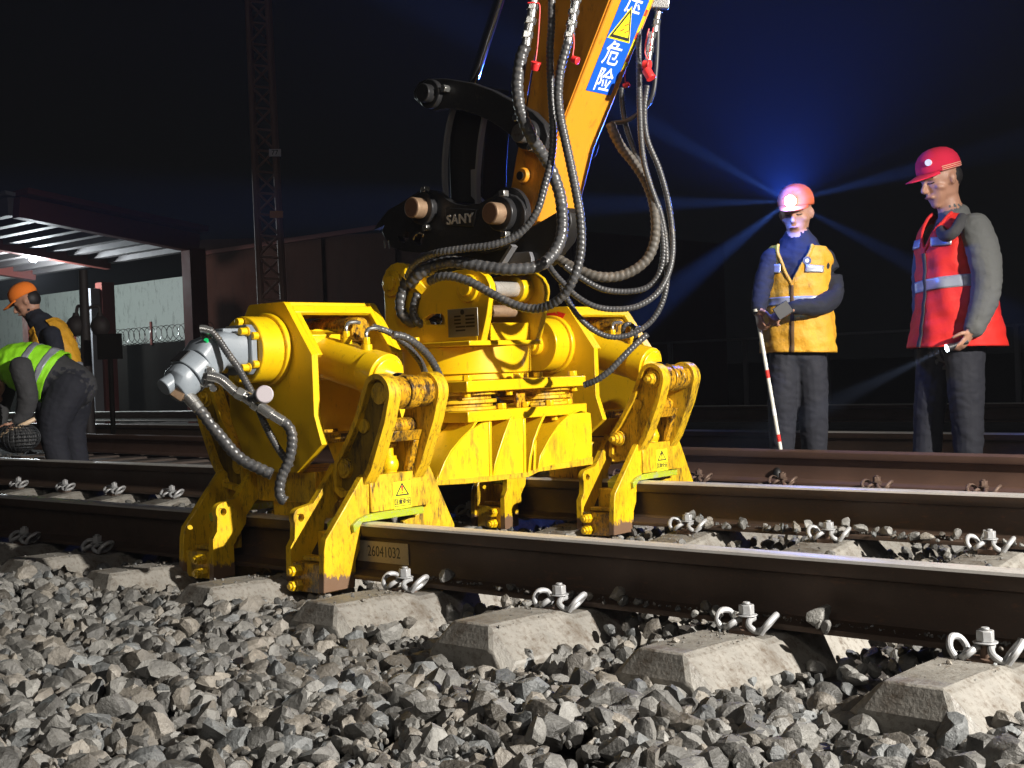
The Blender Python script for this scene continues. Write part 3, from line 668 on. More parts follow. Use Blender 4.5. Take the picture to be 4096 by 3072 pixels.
q = at([(372, 398), (400, 398), (450, 415)], Dm - .13, K1); MB().tube(q, .0135, n=14).build('elbow_fitting', STEEL, mo)
bl = at([(190, 830), (270, 880), (330, 950), (362, 990)], Dm - .16, K1)
MB().obox(bl[0], bl[1], .052, .052).build('port_adapter', PINB, mo, bevel=.003)
MB().cyl(bl[1], bl[2], .022, n=20).cyl(bl[2], bl[3], .0205, n=20).build('hose_fitting', STEEL, mo, bevel=.002)
hose('hose', at([(355, 985), (395, 1030), (455, 1110), (540, 1215), (620, 1310), (700, 1375), (800, 1425), (900, 1470)], Dm - .15, K1), .0185, HOSE, mo)

# ---- ram hoses
Dr = (np.array([XM + .15, .12, .65]) - CAM) @ FW
hose('hose', at([(1640, 380, Dr), (1760, 420, Dr + .02), (1860, 490, Dr + .05), (1940, 570, Dr + .1), (2000, 650, Dr + .15), (2035, 740, Dr + .2)], None, K1), .0115, HOSE, mach)
hose('hose', at([(1790, 440, Dr - .04), (1880, 458, Dr - .02), (1970, 515, Dr + .02), (2055, 600, Dr + .08), (2110, 690, Dr + .12), (2150, 780, Dr + .15)], None, K1), .0135, HOSE, mach)

# ---- slewing ring, mast, slide plates, beam
bd = subpart('slewing_unit', (XM, YM, .5), mach)
MB().cyl((XM, YM, .468), (XM, YM, .5715), .262, n=72).build('slewing_ring', YEL, bd, bevel=.003)
MB().cyl((XM, YM, .444), (XM, YM, .4665), .25, n=72).build('ring_seat', YEL, bd, bevel=.002)
def slab(z0, z1, name):
    MB().box((XM - .335, YM - .345, z0), (XM + .335, YM + .345, z1)).build(name, YEL, bd, bevel=.003)
slab(.402, .4425, 'upper_slide_plate'); slab(.292, .332, 'lower_slide_plate')
for k, (yy, zz) in enumerate([(-.30, .4425), (-.02, .4425), (.10, .4425), (.31, .4425), (-.12, .332), (.02, .332), (.16, .332), (.27, .332)]):
    MB().hexa((XM + .295, YM + yy, zz + .0003), (XM + .295, YM + yy, zz + .021), .019).build('bolt', YEL, bd, bevel=.002)
for yy, z1 in ((-.31, .292), (-.10, .292), (.18, .292), (.32, .292), (-.31, .402), (-.08, .402), (.10, .402), (.31, .402)):
    MB().hexa((XM + .30, YM + yy, z1 - .020), (XM + .30, YM + yy, z1 - .0005), .014).build('nut', YEL, bd, bevel=.002)
for yy in (-.22, .22):
    b = MB()
    for z0, z1, r in ((.333, .345, .15), (.3455, .358, .135), (.3585, .372, .15), (.3725, .389, .13), (.3895, .4015, .155)): b.cyl((XM + .16, YM + yy, z0), (XM + .16, YM + yy, z1), r, n=48)
    b.build('roller', YELD, bd, bevel=.002)
MB().box((XM + .27, YM - .02, .3325), (XM + .285, YM + .03, .395)).build('stop_bracket', YELW, bd, bevel=.002)
MB().box((XM + .27, YM + .30, .3325), (XM + .285, YM + .32, .4015)).build('stop_bracket', YELW, bd, bevel=.002)
# beam below: back wall, three face panels with curved edges, ribs, foot flange
bm_ = subpart('cross_beam', (XM, YM, .2), mach)
xf = XM + .335
MB().box((XM - .20, YM - .49, .085), (XM + .20, YM + .40, .2915)).build('beam_core', YEL, bm_, bevel=.003)
pan = [[(218, 1150), (740, 1108), (738, 560), (660, 575), (560, 640), (450, 740), (350, 850), (290, 960), (245, 1070)],
       [(760, 1102), (1055, 1060), (1055, 530), (950, 520), (880, 700), (820, 880), (780, 1000)],
       [(1190, 1025), (1698, 968), (1705, 860), (1700, 600), (1690, 480), (1600, 455), (1500, 490), (1400, 590), (1310, 720), (1230, 880), (1195, 980)]]
for pl_ in pan:
    l = [tuple(on(*KB(a, b), X=xf)[1:]) for a, b in pl_]
    MB().prism(l, 0, xf - .016, xf).build('face_panel', mat('beam_paint', (0.82, 0.52, 0.005), .38, 0, (0.20, 0.12, 0.02), .40, 6, 3.5, .3, 45, .15, 4, coat=.2), bm_, bevel=.002)
def rib(pts, depth):
    P = [on(*KB(a, b), X=xf) for a, b in pts]; b = MB(); vs = []; n = len(P)
    for p in P: vs += [(xf + .004, p[1] - .007, p[2]), (xf + .004, p[1] + .007, p[2]), (xf - depth, p[1] + .007, p[2]), (xf - depth, p[1] - .007, p[2])]
    fs = [(i * 4 + k, i * 4 + 4 + k, i * 4 + 4 + (k + 1) % 4, i * 4 + (k + 1) % 4) for i in range(n - 1) for k in range(4)] + [(0, 1, 2, 3), (n * 4 - 1, n * 4 - 2, n * 4 - 3, n * 4 - 4)]
    b.add(vs, fs).build('rib', YEL, bm_, bevel=.0015)
rib([(245, 1148), (262, 1060), (310, 940), (370, 830), (470, 710), (560, 625), (615, 540)], .13)
rib([(742, 1106), (735, 900), (732, 560)], .13)
rib([(765, 1100), (785, 960), (820, 840), (870, 690), (930, 530), (945, 505)], .13)
rib([(1062, 1062), (1060, 800), (1057, 530)], .13)
rib([(1100, 1040), (1115, 900), (1150, 740), (1200, 600), (1255, 480)], .13)
rib([(1150, 1035), (1155, 900), (1160, 740)], .10)
rib([(1190, 1028), (1215, 880), (1300, 720), (1390, 585), (1500, 480), (1540, 455)], .10)
l = [tuple(on(*KB(a, b), X=xf)[1:]) for a, b in ((218, 1120), (740, 1075), (1080, 1040), (1190, 1000), (1700, 895), (1700, 965), (1190, 1035), (1090, 1085), (740, 1125), (480, 1150), (218, 1165))]
MB().prism(l, 0, xf - .13, xf + .006).build('foot_flange', YELD, bm_, bevel=.002)

# mast: two lug plates, base, silver shaft
ms = subpart('mast', (XM, YM, .7), mach)
y1 = YM - .185; y2 = YM + .16
mo_px = [(262, 700), (255, 420), (243, 215), (262, 150), (300, 110), (345, 92), (400, 100), (450, 140), (500, 185), (600, 195), (700, 175), (790, 148), (880, 140), (950, 150), (1000, 190), (1030, 250), (1035, 300), (1010, 480), (985, 600), (962, 690)]
ml = [on(*K2(a, b), Y=y1) for a, b in mo_px]; ml2 = [(p[0], p[2]) for p in ml]
pc1 = on(*K2(322, 245), Y=y1); pc2 = on(*K2(880, 280), Y=y1)
sl = [on(*K2(a, b), Y=y1)[[0, 2]] for a, b in ((600, 470), (675, 470), (695, 500), (695, 550), (560, 550), (540, 510))]
MB().prism(ml2, 1, y1, y1 + .032, [[tuple(q) for q in sl]]).build('lug_plate', YEL, ms, bevel=.003)
MB().prism(ml2, 1, y2 - .032, y2).build('lug_plate', YEL, ms, bevel=.003)
MB().box((XM - .27, y1 - .07, .5725), (XM + .27, y2 + .0, .5915)).build('mast_base', YEL, ms, bevel=.003)
MB().box((XM + .20, y1 + .0325, .592), (XM + .235, y2 - .0325, .66)).build('front_wall', YEL, ms, bevel=.003)
for pc in (pc1, pc2):
    MB().cyl((pc[0], y1 - .016, pc[2]), (pc[0], y1 - .0005, pc[2]), .052, n=36).cyl((pc[0], y1 - .03, pc[2]), (pc[0], y1 - .0165, pc[2]), .030, n=28).build('pin_boss', YEL, ms, bevel=.003)
    MB().cyl((pc[0], y1 + .0325, pc[2]), (pc[0], y1 + .07, pc[2]), .05, n=32).cyl((pc[0], y2 - .09, pc[2]), (pc[0], y2 - .0325, pc[2]), .052, n=32).build('bush', YEL, ms, bevel=.003)
    MB().cyl((pc[0], y1 + .07, pc[2]), (pc[0], y2 - .09, pc[2]), .031, n=36).build('shaft', SHAFT, ms)
MB().cyl((pc2[0] - .02, y1 + .05, pc2[2] - .085), (pc2[0] - .02, y2 - .08, pc2[2] - .085), .024, n=24).build('cross_bar', PINB, ms)
for dx in (-.15, -.10, -.05): MB().hexa((XM + dx, y1 - .035, .5918), (XM + dx, y1 - .035, .617), .016).build('bolt', YEL, ms, bevel=.002)
# nameplate
npx = [on(*K2(a, b), Y=y1 - .04) for a, b in ((722, 440), (942, 428), (945, 633), (725, 637))]
xs_ = [npx[0][0], npx[1][0]]; zs_ = [npx[2][2], npx[0][2]]
npl = MB().box((xs_[0], y1 - .043, zs_[0]), (xs_[1], y1 - .040, zs_[1])).build('nameplate', PLATE, ms, bevel=.001)
MB().box((xs_[0] + .01, y1 - .0395, .5918), (xs_[1] - .01, y1 - .037, zs_[0] + .02)).build('nameplate_bracket', YEL, ms)
b = MB(); w_ = xs_[1] - xs_[0]; h_ = zs_[1] - zs_[0]; rr = random.Random(4)
for r_ in range(5):
    z = zs_[0] + h_ * (.70 - .125 * r_)
    if r_ < 4: b.box((xs_[0] + w_ * .60, y1 - .0436, z), (xs_[0] + w_ * .90, y1 - .0431, z + h_ * .06))
    if r_ < 3: b.box((xs_[0] + w_ * .22, y1 - .0436, z), (xs_[0] + w_ * .44, y1 - .0431, z + h_ * .06))
    else: b.box((xs_[0] + w_ * .26, y1 - .0436, z), (xs_[0] + w_ * .58, y1 - .0431, z + h_ * .06))
b.cyl((xs_[0] + w_ * .5, y1 - .0436, zs_[0] + h_ * .87), (xs_[0] + w_ * .5, y1 - .0431, zs_[0] + h_ * .87), .010, n=16)
b.build('plate_print', INK, npl)
# red lettering on the front wall
tx = on(*K2(1045, 625), X=XM + .24); text_mesh('red_lettering', '吨', .026, (XM + .2365, tx[1] - .02, tx[2] + .012), (0, 1, 0), (0, 0, 1), INKR, ms, .0004)
text_mesh('red_lettering', '大连', .018, (XM + .2365, tx[1] + .015, tx[2] - .012), (0, 1, 0), (0, 0, 1), INKR, ms, .0004) if False else None
# hose clamp bar
hb0, hb1 = at([(400, 150), (560, 300)], (np.array([pc1[0], y1, pc1[2]]) - CAM) @ FW - .10, K2)
MB().obox(hb0, hb1, .035, .05, up=(0, -1, .3)).build('hose_clamp', YEL, ms, bevel=.003)
for t in (.15, .6):
    q = hb0 + (hb1 - hb0) * t; MB().cyl(q, q - FW * .035, .012, n=16).build('clamp_bolt', YEL, ms, bevel=.002)
for a, b_ in ((590, 195), (640, 250), (600, 300)):
    q = at([(a, b_)], (np.array([pc1[0], y1, pc1[2]]) - CAM) @ FW - .06, K2)[0]; MB().obox(q, q + RT * .03 + UP * .008, .02, .028).build('clamp_saddle', YEL, ms, bevel=.002)
# hoses curling from the clamp into the mast
Dk = (np.array([pc1[0], y1, pc1[2]]) - CAM) @ FW
hose('hose', at([(420, 210, Dk - .08), (395, 290, Dk - .07), (372, 380, Dk - .07), (385, 470, Dk - .07), (440, 525, Dk - .07), (510, 545, Dk - .05), (570, 560, Dk)], None, K2), .021, HOSE, ms)
hose('hose', at([(500, 320, Dk - .10), (475, 400, Dk - .10), (468, 470, Dk - .10), (500, 530, Dk - .10), (570, 560, Dk - .07), (640, 560, Dk - .02)], None, K2), .0165, HOSE, ms)
hose('hose', at([(430, 330, Dk - .03), (450, 410, Dk - .03), (520, 450, Dk - .04), (600, 500, Dk - .03), (665, 520, Dk + .0)], None, K2), .0135, HOSE, ms, wrap=.012)

# ================================================================== EXCAVATOR ARM, LINKAGE AND COUPLER
ARM_Y = .78; AW = .22
exa = thing('excavator_arm', (-2.9, .9, 1.4), 'orange excavator arm with blue danger sticker, black linkage and pin coupler, coming down from above', 'excavator arm')
edge = [(-3.20, .985), (-3.085, .985), (-3.045, 1.10), (-2.973, 1.285), (-2.69, 1.752), (-2.30, 2.42), (-2.62, 2.75), (-2.86, 2.2), (-3.00, 1.80), (-3.075, 1.56), (-3.112, 1.43), (-3.165, 1.28), (-3.20, 1.16), (-3.235, 1.08), (-3.235, 1.02)]
MB().prism(edge, 1, ARM_Y, ARM_Y + AW).build('stick', ORG, exa, bevel=.006)
# welded seams: raised cover plates on the near side and round boss
MB().prism([(-3.19, 1.0), (-3.095, 1.0), (-3.055, 1.10), (-2.985, 1.28), (-2.71, 1.74), (-2.32, 2.40), (-2.36, 2.42), (-2.74, 1.76), (-3.01, 1.30), (-3.08, 1.11), (-3.12, 1.03), (-3.19, 1.03)], 1, ARM_Y - .005, ARM_Y - .0005).build('weld_plate', ORG, exa, bevel=.002)
MB().prism([(-3.045, 1.76), (-2.99, 1.80), (-2.90, 2.1), (-2.945, 2.12), (-3.03, 1.85), (-3.105, 1.56), (-3.14, 1.43), (-3.115, 1.42), (-3.08, 1.55)][1:], 1, ARM_Y - .006, ARM_Y - .0005).build('edge_strip', ORG, exa, bevel=.002)
g = on(*KA(1105, 1195), Y=ARM_Y); MB().cyl((g[0], ARM_Y - .022, g[2]), (g[0], ARM_Y - .0005, g[2]), .026, .030, n=28).build('grease_boss', ORG, exa, bevel=.002)
MB().cyl((g[0] - .003, ARM_Y - .026, g[2] - .002), (g[0] - .003, ARM_Y - .0225, g[2] - .002), .016, n=16).build('grease_hole', BLK2, exa)
# foot tube of the arm
MB().cyl((-3.19, ARM_Y - .03, 1.045), (-3.19, ARM_Y + AW + .03, 1.045), .078, n=40).build('arm_end_boss', ORG, exa, bevel=.003)
# sticker on the +X face: plane through the front edge
A_ = np.array([-2.973, ARM_Y, 1.285]); B_ = np.array([-2.69, ARM_Y, 1.752]); dA = (B_ - A_) / np.linalg.norm(B_ - A_); nA = np.cross(dA, [0, 1, 0]); nA = -nA if nA[0] < 0 else nA
PO = A_ + nA * .0012
def onarm(a, b, off=0): return on(*KA(a, b), pl=(PO + nA * off, nA))
q = [onarm(1775, -30), onarm(1520, 610), onarm(1690, 650), onarm(1962, -30)]
w0 = np.array([0, 1., 0]); mk = lambda P: ((P - PO) @ dA, (P - PO) @ w0)
ts = [mk(p) for p in q]; tb = min(ts[1][0], ts[2][0]) ; tt = .75; ya = (ts[1][1] + ts[0][1]) / 2; yb_ = (ts[2][1] + ts[3][1]) / 2
def quadA(name, t0, t1, ya, yb, m, par, off=0.0):
    P = [PO + nA * off + dA * t + w0 * y for t, y in ((t0, ya), (t1, ya), (t1, yb), (t0, yb))]
    return MB().add(P + [p + nA * .0006 for p in P], [(0, 3, 2, 1), (4, 5, 6, 7), (0, 1, 5, 4), (1, 2, 6, 5), (2, 3, 7, 6), (3, 0, 4, 7)]).build(name, m, par, smooth=0)
stk = quadA('danger_sticker', tb, tt, ya, yb_, BLUE, exa)
tp = quadA('reflective_tape', tb + .10, tt, yb_ + .003, yb_ + .016, YF, exa)
for k in range(6): quadA('red_dash', tb + .13 + k * .085, tb + .155 + k * .085, yb_ + .004, yb_ + .015, INKR, tp, .0008)
def chA(ch, a, b, size, par=stk, m=WHT):
    P = onarm(a, b, .0012); return text_mesh('sticker_letter', ch, size, P, w0, dA, m, par, .0003, bold=.0008)
wS = yb_ - ya
chA('险', 1640, 555, wS * .64); chA('危', 1700, 375, wS * .64); chA('压', 1855, 25, wS * .64)
tc_ = onarm(1778, 180, .0); t0_, y0_ = mk(tc_)
def triA(r, off, m, name, par):
    P = [PO + nA * off + dA * (t0_ + r * dt) + w0 * (y0_ + r * dy) for dt, dy in ((1.1, 0), (-.75, -.95), (-.75, .95))]
    return MB().add(P + [p + nA * .0006 for p in P], [(0, 1, 2), (5, 4, 3), (0, 3, 4, 1), (1, 4, 5, 2), (2, 5, 3, 0)]).build(name, m, par, smooth=0)
triA(.068, .0010, YF, 'triangle_border', stk); triA(.060, .0020, INK, 'triangle_frame', stk); triA(.046, .0030, YF, 'triangle_field', stk)
b = MB()
for dt, dy in ((-.018, -.014), (.004, .0), (-.02, .012)):
    P = PO + nA * .0045 + dA * (t0_ + dt) + w0 * (y0_ + dy); b.obox(P, P + w0 * .016 + dA * .010, .004, .0006, up=tuple(nA))
b.build('hazard_symbol', INKR, stk)
# ---- coupler (black side plates, two brown pins)
HY = ARM_Y - .045
hp = [(105, 785), (160, 700), (250, 590), (330, 545), (560, 400), (640, 385), (720, 400), (780, 450), (850, 500), (920, 530), (1010, 545), (1150, 525), (1230, 480), (1320, 440), (1420, 425), (1500, 450), (1560, 510), (1598, 600), (1595, 700), (1560, 790), (1500, 860), (1420, 930), (1320, 985), (1150, 1010), (980, 960), (850, 960), (700, 1005), (560, 1010), (420, 1000), (290, 960), (225, 880), (190, 800), (215, 740), (150, 770)]
hl = [on(*KH(a, b), Y=HY) for a, b in hp]; hl2 = [(p[0], p[2]) for p in hl]
cpx = subpart('coupler', (-3.5, .9, 1.05), exa)
hole = [tuple(on(*KH(548 + 42 * cos(t), 890 + 50 * sin(t)), Y=HY)[[0, 2]]) for t in np.linspace(0, 2 * pi, 14, endpoint=False)]
slot = [tuple(on(*KH(a, b), Y=HY)[[0, 2]]) for a, b in ((335, 840), (360, 900), (410, 910), (450, 870), (460, 815), (430, 790), (400, 860), (370, 850))]
MB().prism(hl2, 1, HY, HY + .035, [hole, slot]).build('side_plate', BLK, cpx, bevel=.004)
MB().prism(hl2, 1, ARM_Y + AW + .01, ARM_Y + AW + .045).build('side_plate', BLK, cpx, bevel=.004)
for a, b_ in ((480, 565), (1250, 618)):
    c = on(*KH(a, b_), Y=HY - .08); x, z = c[0], c[2]
    MB().cyl((x - .0, HY - .08, z), (x - .0, ARM_Y + AW + .08, z), .040, n=36).build('pin', PINB, cpx, bevel=.003)
    MB().cyl((x, HY - .030, z), (x, HY - .0005, z), .064, n=40).build('pin_collar', BLK, cpx, bevel=.004)
    MB().cyl((x, HY - .0815, z), (x, HY - .0805, z), .034, n=30).build('pin_face', mat('rust_face', (.14, .07, .04), .7, 0, (.05, .03, .02), .4, 20), cpx)
    for dz in (.072, -.078):
        MB().box((x + .02 - .013, HY - .035, z + dz - .011), (x + .02 + .013, HY - .008, z + dz + .011)).build('lock_bolt', STEEL, cpx, bevel=.002)
cc = on(*KH(1470, 640), Y=HY); cc = (on(*KH(1250, 618), Y=HY - .08)[0], on(*KH(1250, 618), Y=HY - .08)[2])
MB().cyl((cc[0], HY + .036, cc[1]), (cc[0], ARM_Y - .031, cc[1]), .10, n=40).build('seal_ring', BLK, cpx)
# cast lettering block
lb = [tuple(on(*KH(a, b), Y=HY)[[0, 2]]) for a, b in ((835, 570), (1150, 585), (1120, 690), (1105, 760), (830, 735))]
blk = MB().prism(lb, 1, HY - .012, HY - .0005).build('name_block', BLK, cpx, bevel=.004)
tcn = on(*KH(958, 682), Y=HY - .0125); tx2 = on(*KH(1060, 700), Y=HY - .0125)
text_mesh('cast_lettering', 'SANY', .050, tcn, (1, 0, -.03), (0, 0, 1), mat('cast_letter_metal', (.55, .53, .5), .4), blk, .003, bold=.0008, sx=1.12)
# hooks and lower frame
MB().prism([tuple(on(*KH(a, b), Y=HY + .04)[[0, 2]]) for a, b in ((1440, 880), (1990, 560), (2040, 620), (2050, 720), (1990, 900), (1800, 1130), (1640, 1180), (1380, 1170), (1350, 1130), (1480, 960))], 1, HY + .04, HY + .10).build('hook_frame', BLK2, cpx, bevel=.005)
MB().prism([tuple(on(*KH(a, b), Y=HY + .02)[[0, 2]]) for a, b in ((1430, 1010), (1640, 1000), (1660, 1060), (1660, 1170), (1400, 1150))], 1, HY + .02, HY + .0395).build('grey_wedge', mat('grey_steel', (.16, .16, .17), .5, .4, (.05, .05, .05), .3, 15), cpx, bevel=.002)
MB().obox(on(*KH(1490, 940), Y=HY), on(*KH(1370, 1130), Y=HY), .012, .03, up=(0, 1, 0)).build('frame_edge', mat('bare_edge', (.25, .25, .26), .45, .5), cpx)
MB().box((-3.62, HY + .04, .86), (-3.2, ARM_Y + AW - .0, .93)).build('coupler_floor', BLK2, cpx, bevel=.004)
q = [on(*KH(a, b), Y=HY - .012) for a, b in ((500, 880), (520, 840), (560, 815), (600, 830), (590, 850))]
MB().tube(q, .004, n=8).build('safety_ring', STEEL, cpx)
for a, b_ in ((265, 930), (222, 930)): MB().cyl(on(*KH(a - 8, b_ - 40), Y=HY - .01), on(*KH(a, b_ + 35), Y=HY - .01), .003, n=8).build('split_pin', STEEL, cpx)
# ---- linkage: curved black link, slender bars, chrome ram rod
lk = [(345, 620), (380, 560), (440, 535), (560, 532), (740, 560), (880, 610), (1030, 690), (1160, 760), (1235, 840), (1262, 930), (1240, 1010), (1190, 1045), (1130, 1030), (1040, 960), (985, 905), (940, 870), (860, 820), (760, 775), (660, 745), (560, 735), (480, 752), (400, 720), (350, 670)]
LYn = ARM_Y - .04
link = subpart('linkage', (-3.4, .9, 1.5), exa)
ll = [tuple(on(*KA(a, b), Y=LYn)[[0, 2]]) for a, b in lk]
MB().prism(ll, 1, LYn, LYn + .035).build('curved_link', BLK, link, bevel=.004)
MB().prism(ll, 1, ARM_Y + AW + .005, ARM_Y + AW + .04).build('curved_link', BLK, link, bevel=.004)
for a, b_, r, col in ((405, 630, .036, BLK), (1060, 905, .034, PINB)):
    c = on(*KA(a, b_), Y=LYn - .06); MB().cyl((c[0], LYn - .06, c[2]), (c[0], ARM_Y + AW + .07, c[2]), r, n=32).build('pin', BLK if col is BLK else mat('worn_pin', (.2, .19, .18), .4, .6, (.08, .05, .03), .4, 20), link, bevel=.003)
    MB().cyl((c[0], LYn - .025, c[2]), (c[0], LYn - .0005, c[2]), r + .02, n=36).build('pin_collar', BLK, link, bevel=.004)
for a, b_ in ((545, 600), (1035, 800), (1135, 1000)):
    c = on(*KA(a, b_), Y=LYn - .03); MB().hexa((c[0], LYn - .03, c[2]), (c[0], LYn - .0005, c[2]), .015).build('bolt', STEEL, link, bevel=.002)
bars = [[(640, 735), (600, 900), (580, 1100), (580, 1240), (590, 1370)], [(850, 800), (825, 950), (810, 1100), (800, 1250), (805, 1390)]]
EDG = mat('lit_link_edge', (.34, .34, .36), .4, .6)  # pale grey stands in for light catching the edges of the black link
for k, bpts in enumerate(bars):
    P = [on(*KA(a, b), Y=ARM_Y + .02 + k * .0) for a, b in bpts]
    b = MB(); vs = []
    for p in spline(P, .02): vs += [(p[0] - .007, ARM_Y - .005, p[2]), (p[0] + .004, ARM_Y - .005, p[2]), (p[0] + .004, ARM_Y + .018, p[2]), (p[0] - .007, ARM_Y + .018, p[2])]
    n = len(vs) // 4; b.add(vs, [(i * 4 + k_, i * 4 + 4 + k_, i * 4 + 4 + (k_ + 1) % 4, i * 4 + (k_ + 1) % 4) for i in range(n - 1) for k_ in range(4)]).build('link_edge', EDG, link)
P = [(600, 740), (840, 800), (820, 1100), (815, 1390), (600, 1370), (590, 1100)]
MB().prism([tuple(on(*KA(a, b), Y=ARM_Y + .052)[[0, 2]]) for a, b in P], 1, ARM_Y + .052, ARM_Y + .19).build('push_link', BLK2, link, bevel=.003)
MB().prism([tuple(on(*KA(a, b), Y=ARM_Y + .0)[[0, 2]]) for a, b in ((698, 1150), (742, 1145), (745, 1240), (735, 1320), (800, 1390), (760, 1395), (700, 1330))], 1, ARM_Y + .03, ARM_Y + .0515).build('inner_bracket', EDG, link, bevel=.002)
r0 = on(*KA(725, 640), Y=ARM_Y + .10); r1 = on(*KA(950, -60), Y=ARM_Y + .10); r2 = r1 + (r1 - r0) * .5
MB().cyl(r0, r2, .0205, n=40).build('ram_rod', CHROME, link)
MB().cyl(r0 - (r1 - r0) / np.linalg.norm(r1 - r0) * .05, r0 + (r1 - r0) / np.linalg.norm(r1 - r0) * .01, .035, n=32).build('rod_eye', BLK, link, bevel=.003)

# ---- hoses hanging from the arm -----------------------------------
F_ = lambda x, y: (x, y)
D0 = (np.array([-3.0, ARM_Y, 1.3]) - CAM) @ FW
GH = 'wrapped hydraulic hoses looping down from the arm'
def big(name, pts, r, label, m=HOSE, wrap=None):
    o = hose('hydraulic_hose', at(pts, D0), r, m, None, wrap, label, GH); return o
d = D0
big('a', [(1136, 100, d - .30), (1127, 120, d - .30), (1120, 160, d - .30), (1118, 190, d - .30), (1124, 235, d - .30), (1142, 285, d - .28), (1162, 318, d - .24), (1184, 352, d - .2), (1200, 390, d - .2), (1211, 430, d - .2), (1215, 480, d - .2), (1210, 520, d - .22), (1190, 555, d - .24), (1156, 577, d - .26), (1100, 582, d - .26), (1050, 577, d - .24), (1005, 569, d - .22), (970, 566, d - .2), (935, 575, d - .17), (905, 592, d - .15), (885, 615, d - .12)], .0205, 'thick wrapped hose from the leftmost top fitting sweeping along the coupler to the yellow clamp')
big('b', [(1192, -20, d - .33), (1191, 60, d - .33), (1188, 110, d - .33), (1190, 190, d - .33), (1195, 286, d - .34), (1190, 349, d - .34), (1177, 400, d - .34), (1162, 452, d - .34), (1138, 489, d - .33), (1105, 515, d - .32), (1060, 530, d - .31), (1003, 537, d - .28), (950, 545, d - .25), (915, 557, d - .2), (893, 574, d - .16), (880, 600, d - .12)], .0125, 'long hose passing down the middle of the arm face then left under the coupler pins')
big('c', [(1228, 88, d - .38), (1222, 108, d - .38), (1211, 150, d - .38), (1206, 200, d - .38), (1209, 245, d - .38), (1218, 290, d - .38), (1231, 349, d - .38), (1244, 413, d - .38), (1253, 465, d - .38), (1256, 520, d - .38), (1252, 560, d - .38), (1240, 600, d - .38), (1218, 637, d - .36), (1185, 660, d - .33), (1150, 667, d - .3), (1110, 658, d - .28), (1065, 636, d - .26), (1020, 611, d - .24), (980, 598, d - .22), (950, 598, d - .2), (928, 608, d - .17)], .0150, 'wrapped hose from the second top fitting hanging lowest in front of the mast')
# right hand bundle
e = D0 - .02
big('d', [(1380, 60, e), (1380, 110, e), (1381, 190, e), (1384, 286, e), (1391, 349, e), (1405, 400, e), (1420, 445, e), (1430, 500, e), (1433, 550, e), (1422, 595, e), (1395, 622, e), (1350, 630, e), (1300, 624, e), (1255, 600, e), (1220, 575, e)], .0105, 'thin wrapped hose at the inner side of the right bundle', HOSE)
big('e', [(1398, 185, e + .03), (1392, 240, e + .03), (1398, 300, e + .03), (1424, 365, e + .03), (1442, 430, e + .03), (1452, 500, e + .03), (1452, 555, e), (1440, 600, e - .03), (1415, 638, e - .05), (1375, 662, e - .06), (1330, 668, e - .06), (1285, 662, e - .06), (1245, 640, e - .04), (1215, 610, e - .02), (1195, 588, e), (1185, 572, e + .03)], .0105, 'outermost hose of the right bundle, curving back under the mast pins', HOSE)
big('f', [(1319, 268, e + .10), (1328, 292, e + .09), (1345, 322, e + .08), (1368, 350, e + .06), (1390, 382, e + .04), (1408, 425, e + .02), (1416, 470, e), (1415, 515, e), (1402, 553, e), (1375, 580, e), (1335, 597, e), (1290, 597, e), (1250, 583, e + .02), (1215, 565, e + .05), (1190, 545, e + .08)], .0180, 'thickest dusty brown hose bowing out in the right bundle', HOSEB)
big('g', [(1343, 190, e + .12), (1345, 230, e + .12), (1353, 275, e + .1), (1368, 320, e + .08), (1386, 360, e + .05), (1403, 400, e + .02), (1424, 450, e), (1436, 505, e), (1440, 560, e), (1441, 605, e), (1432, 650, e), (1410, 690, e), (1380, 714, e), (1345, 727, e), (1310, 726, e), (1275, 708, e), (1245, 678, e), (1222, 640, e + .02), (1212, 612, e + .04)], .0100, 'hose of the right bundle with the lowest loop, in front of the far housing', HOSE)
big('h', [(1421, 30, e + .02), (1420, 90, e + .02), (1417, 150, e + .02), (1411, 200, e + .02), (1398, 228, e + .03), (1376, 248, e + .05), (1350, 262, e + .08), (1322, 266, e + .12)], .0085, 'slim grey hose from the right top fitting turning back to the arm edge', RUB, 0)
big('i', [(1398, 722, e + .06), (1372, 745, e + .05), (1345, 772, e + .04), (1318, 800, e + .04), (1290, 820, e + .05), (1262, 832, e + .07)], .0115, 'short hose running diagonally into the slide plate gap')
big('j', [(1346, 722, e + .10), (1347, 706, e + .08), (1358, 700, e + .08), (1370, 708, e + .08), (1374, 724, e + .08), (1370, 745, e + .09)], .0085, 'small looped hose on top of the far ram')
# quick fittings with hex collars
def fitting(pts, r, label, dd_):
    t = thing('hose_coupling', on(*pts[0], D=dd_), label, 'hose coupling', 'screwed steel hose couplings at the top of the arm')
    P = [on(*p, D=dd_) for p in pts]; n = len(P) - 1
    for i in range(n):
        a, c = P[i], P[i + 1]; m_ = a + (c - a) * .48
        b = MB(); b.hexa(a + (c - a) * .02, m_, r * 1.28); b.build('hex_collar', STEEL, t, bevel=.0015)
        MB().cyl(m_, c, r, n=22).build('sleeve', STEEL, t, bevel=.001)
    return t
fitting([(1156, -20), (1152, 8), (1147, 38), (1141, 68), (1136, 100)], .0165, 'silver screwed coupling at the top left of the arm', D0 - .30)
fitting([(1246, -10), (1240, 20), (1236, 45), (1231, 70), (1226, 95)], .0150, 'silver screwed coupling right of the first one on the arm face', D0 - .38)
fitting([(1425, 10), (1419, 42), (1414, 70)], .012, 'small silver coupling at the top right beyond the arm edge', D0 + .0)
fitting([(1408, 70), (1404, 98), (1400, 130), (1398, 160)], .013, 'silver coupling beside the two red caps at the right', D0 - .02)
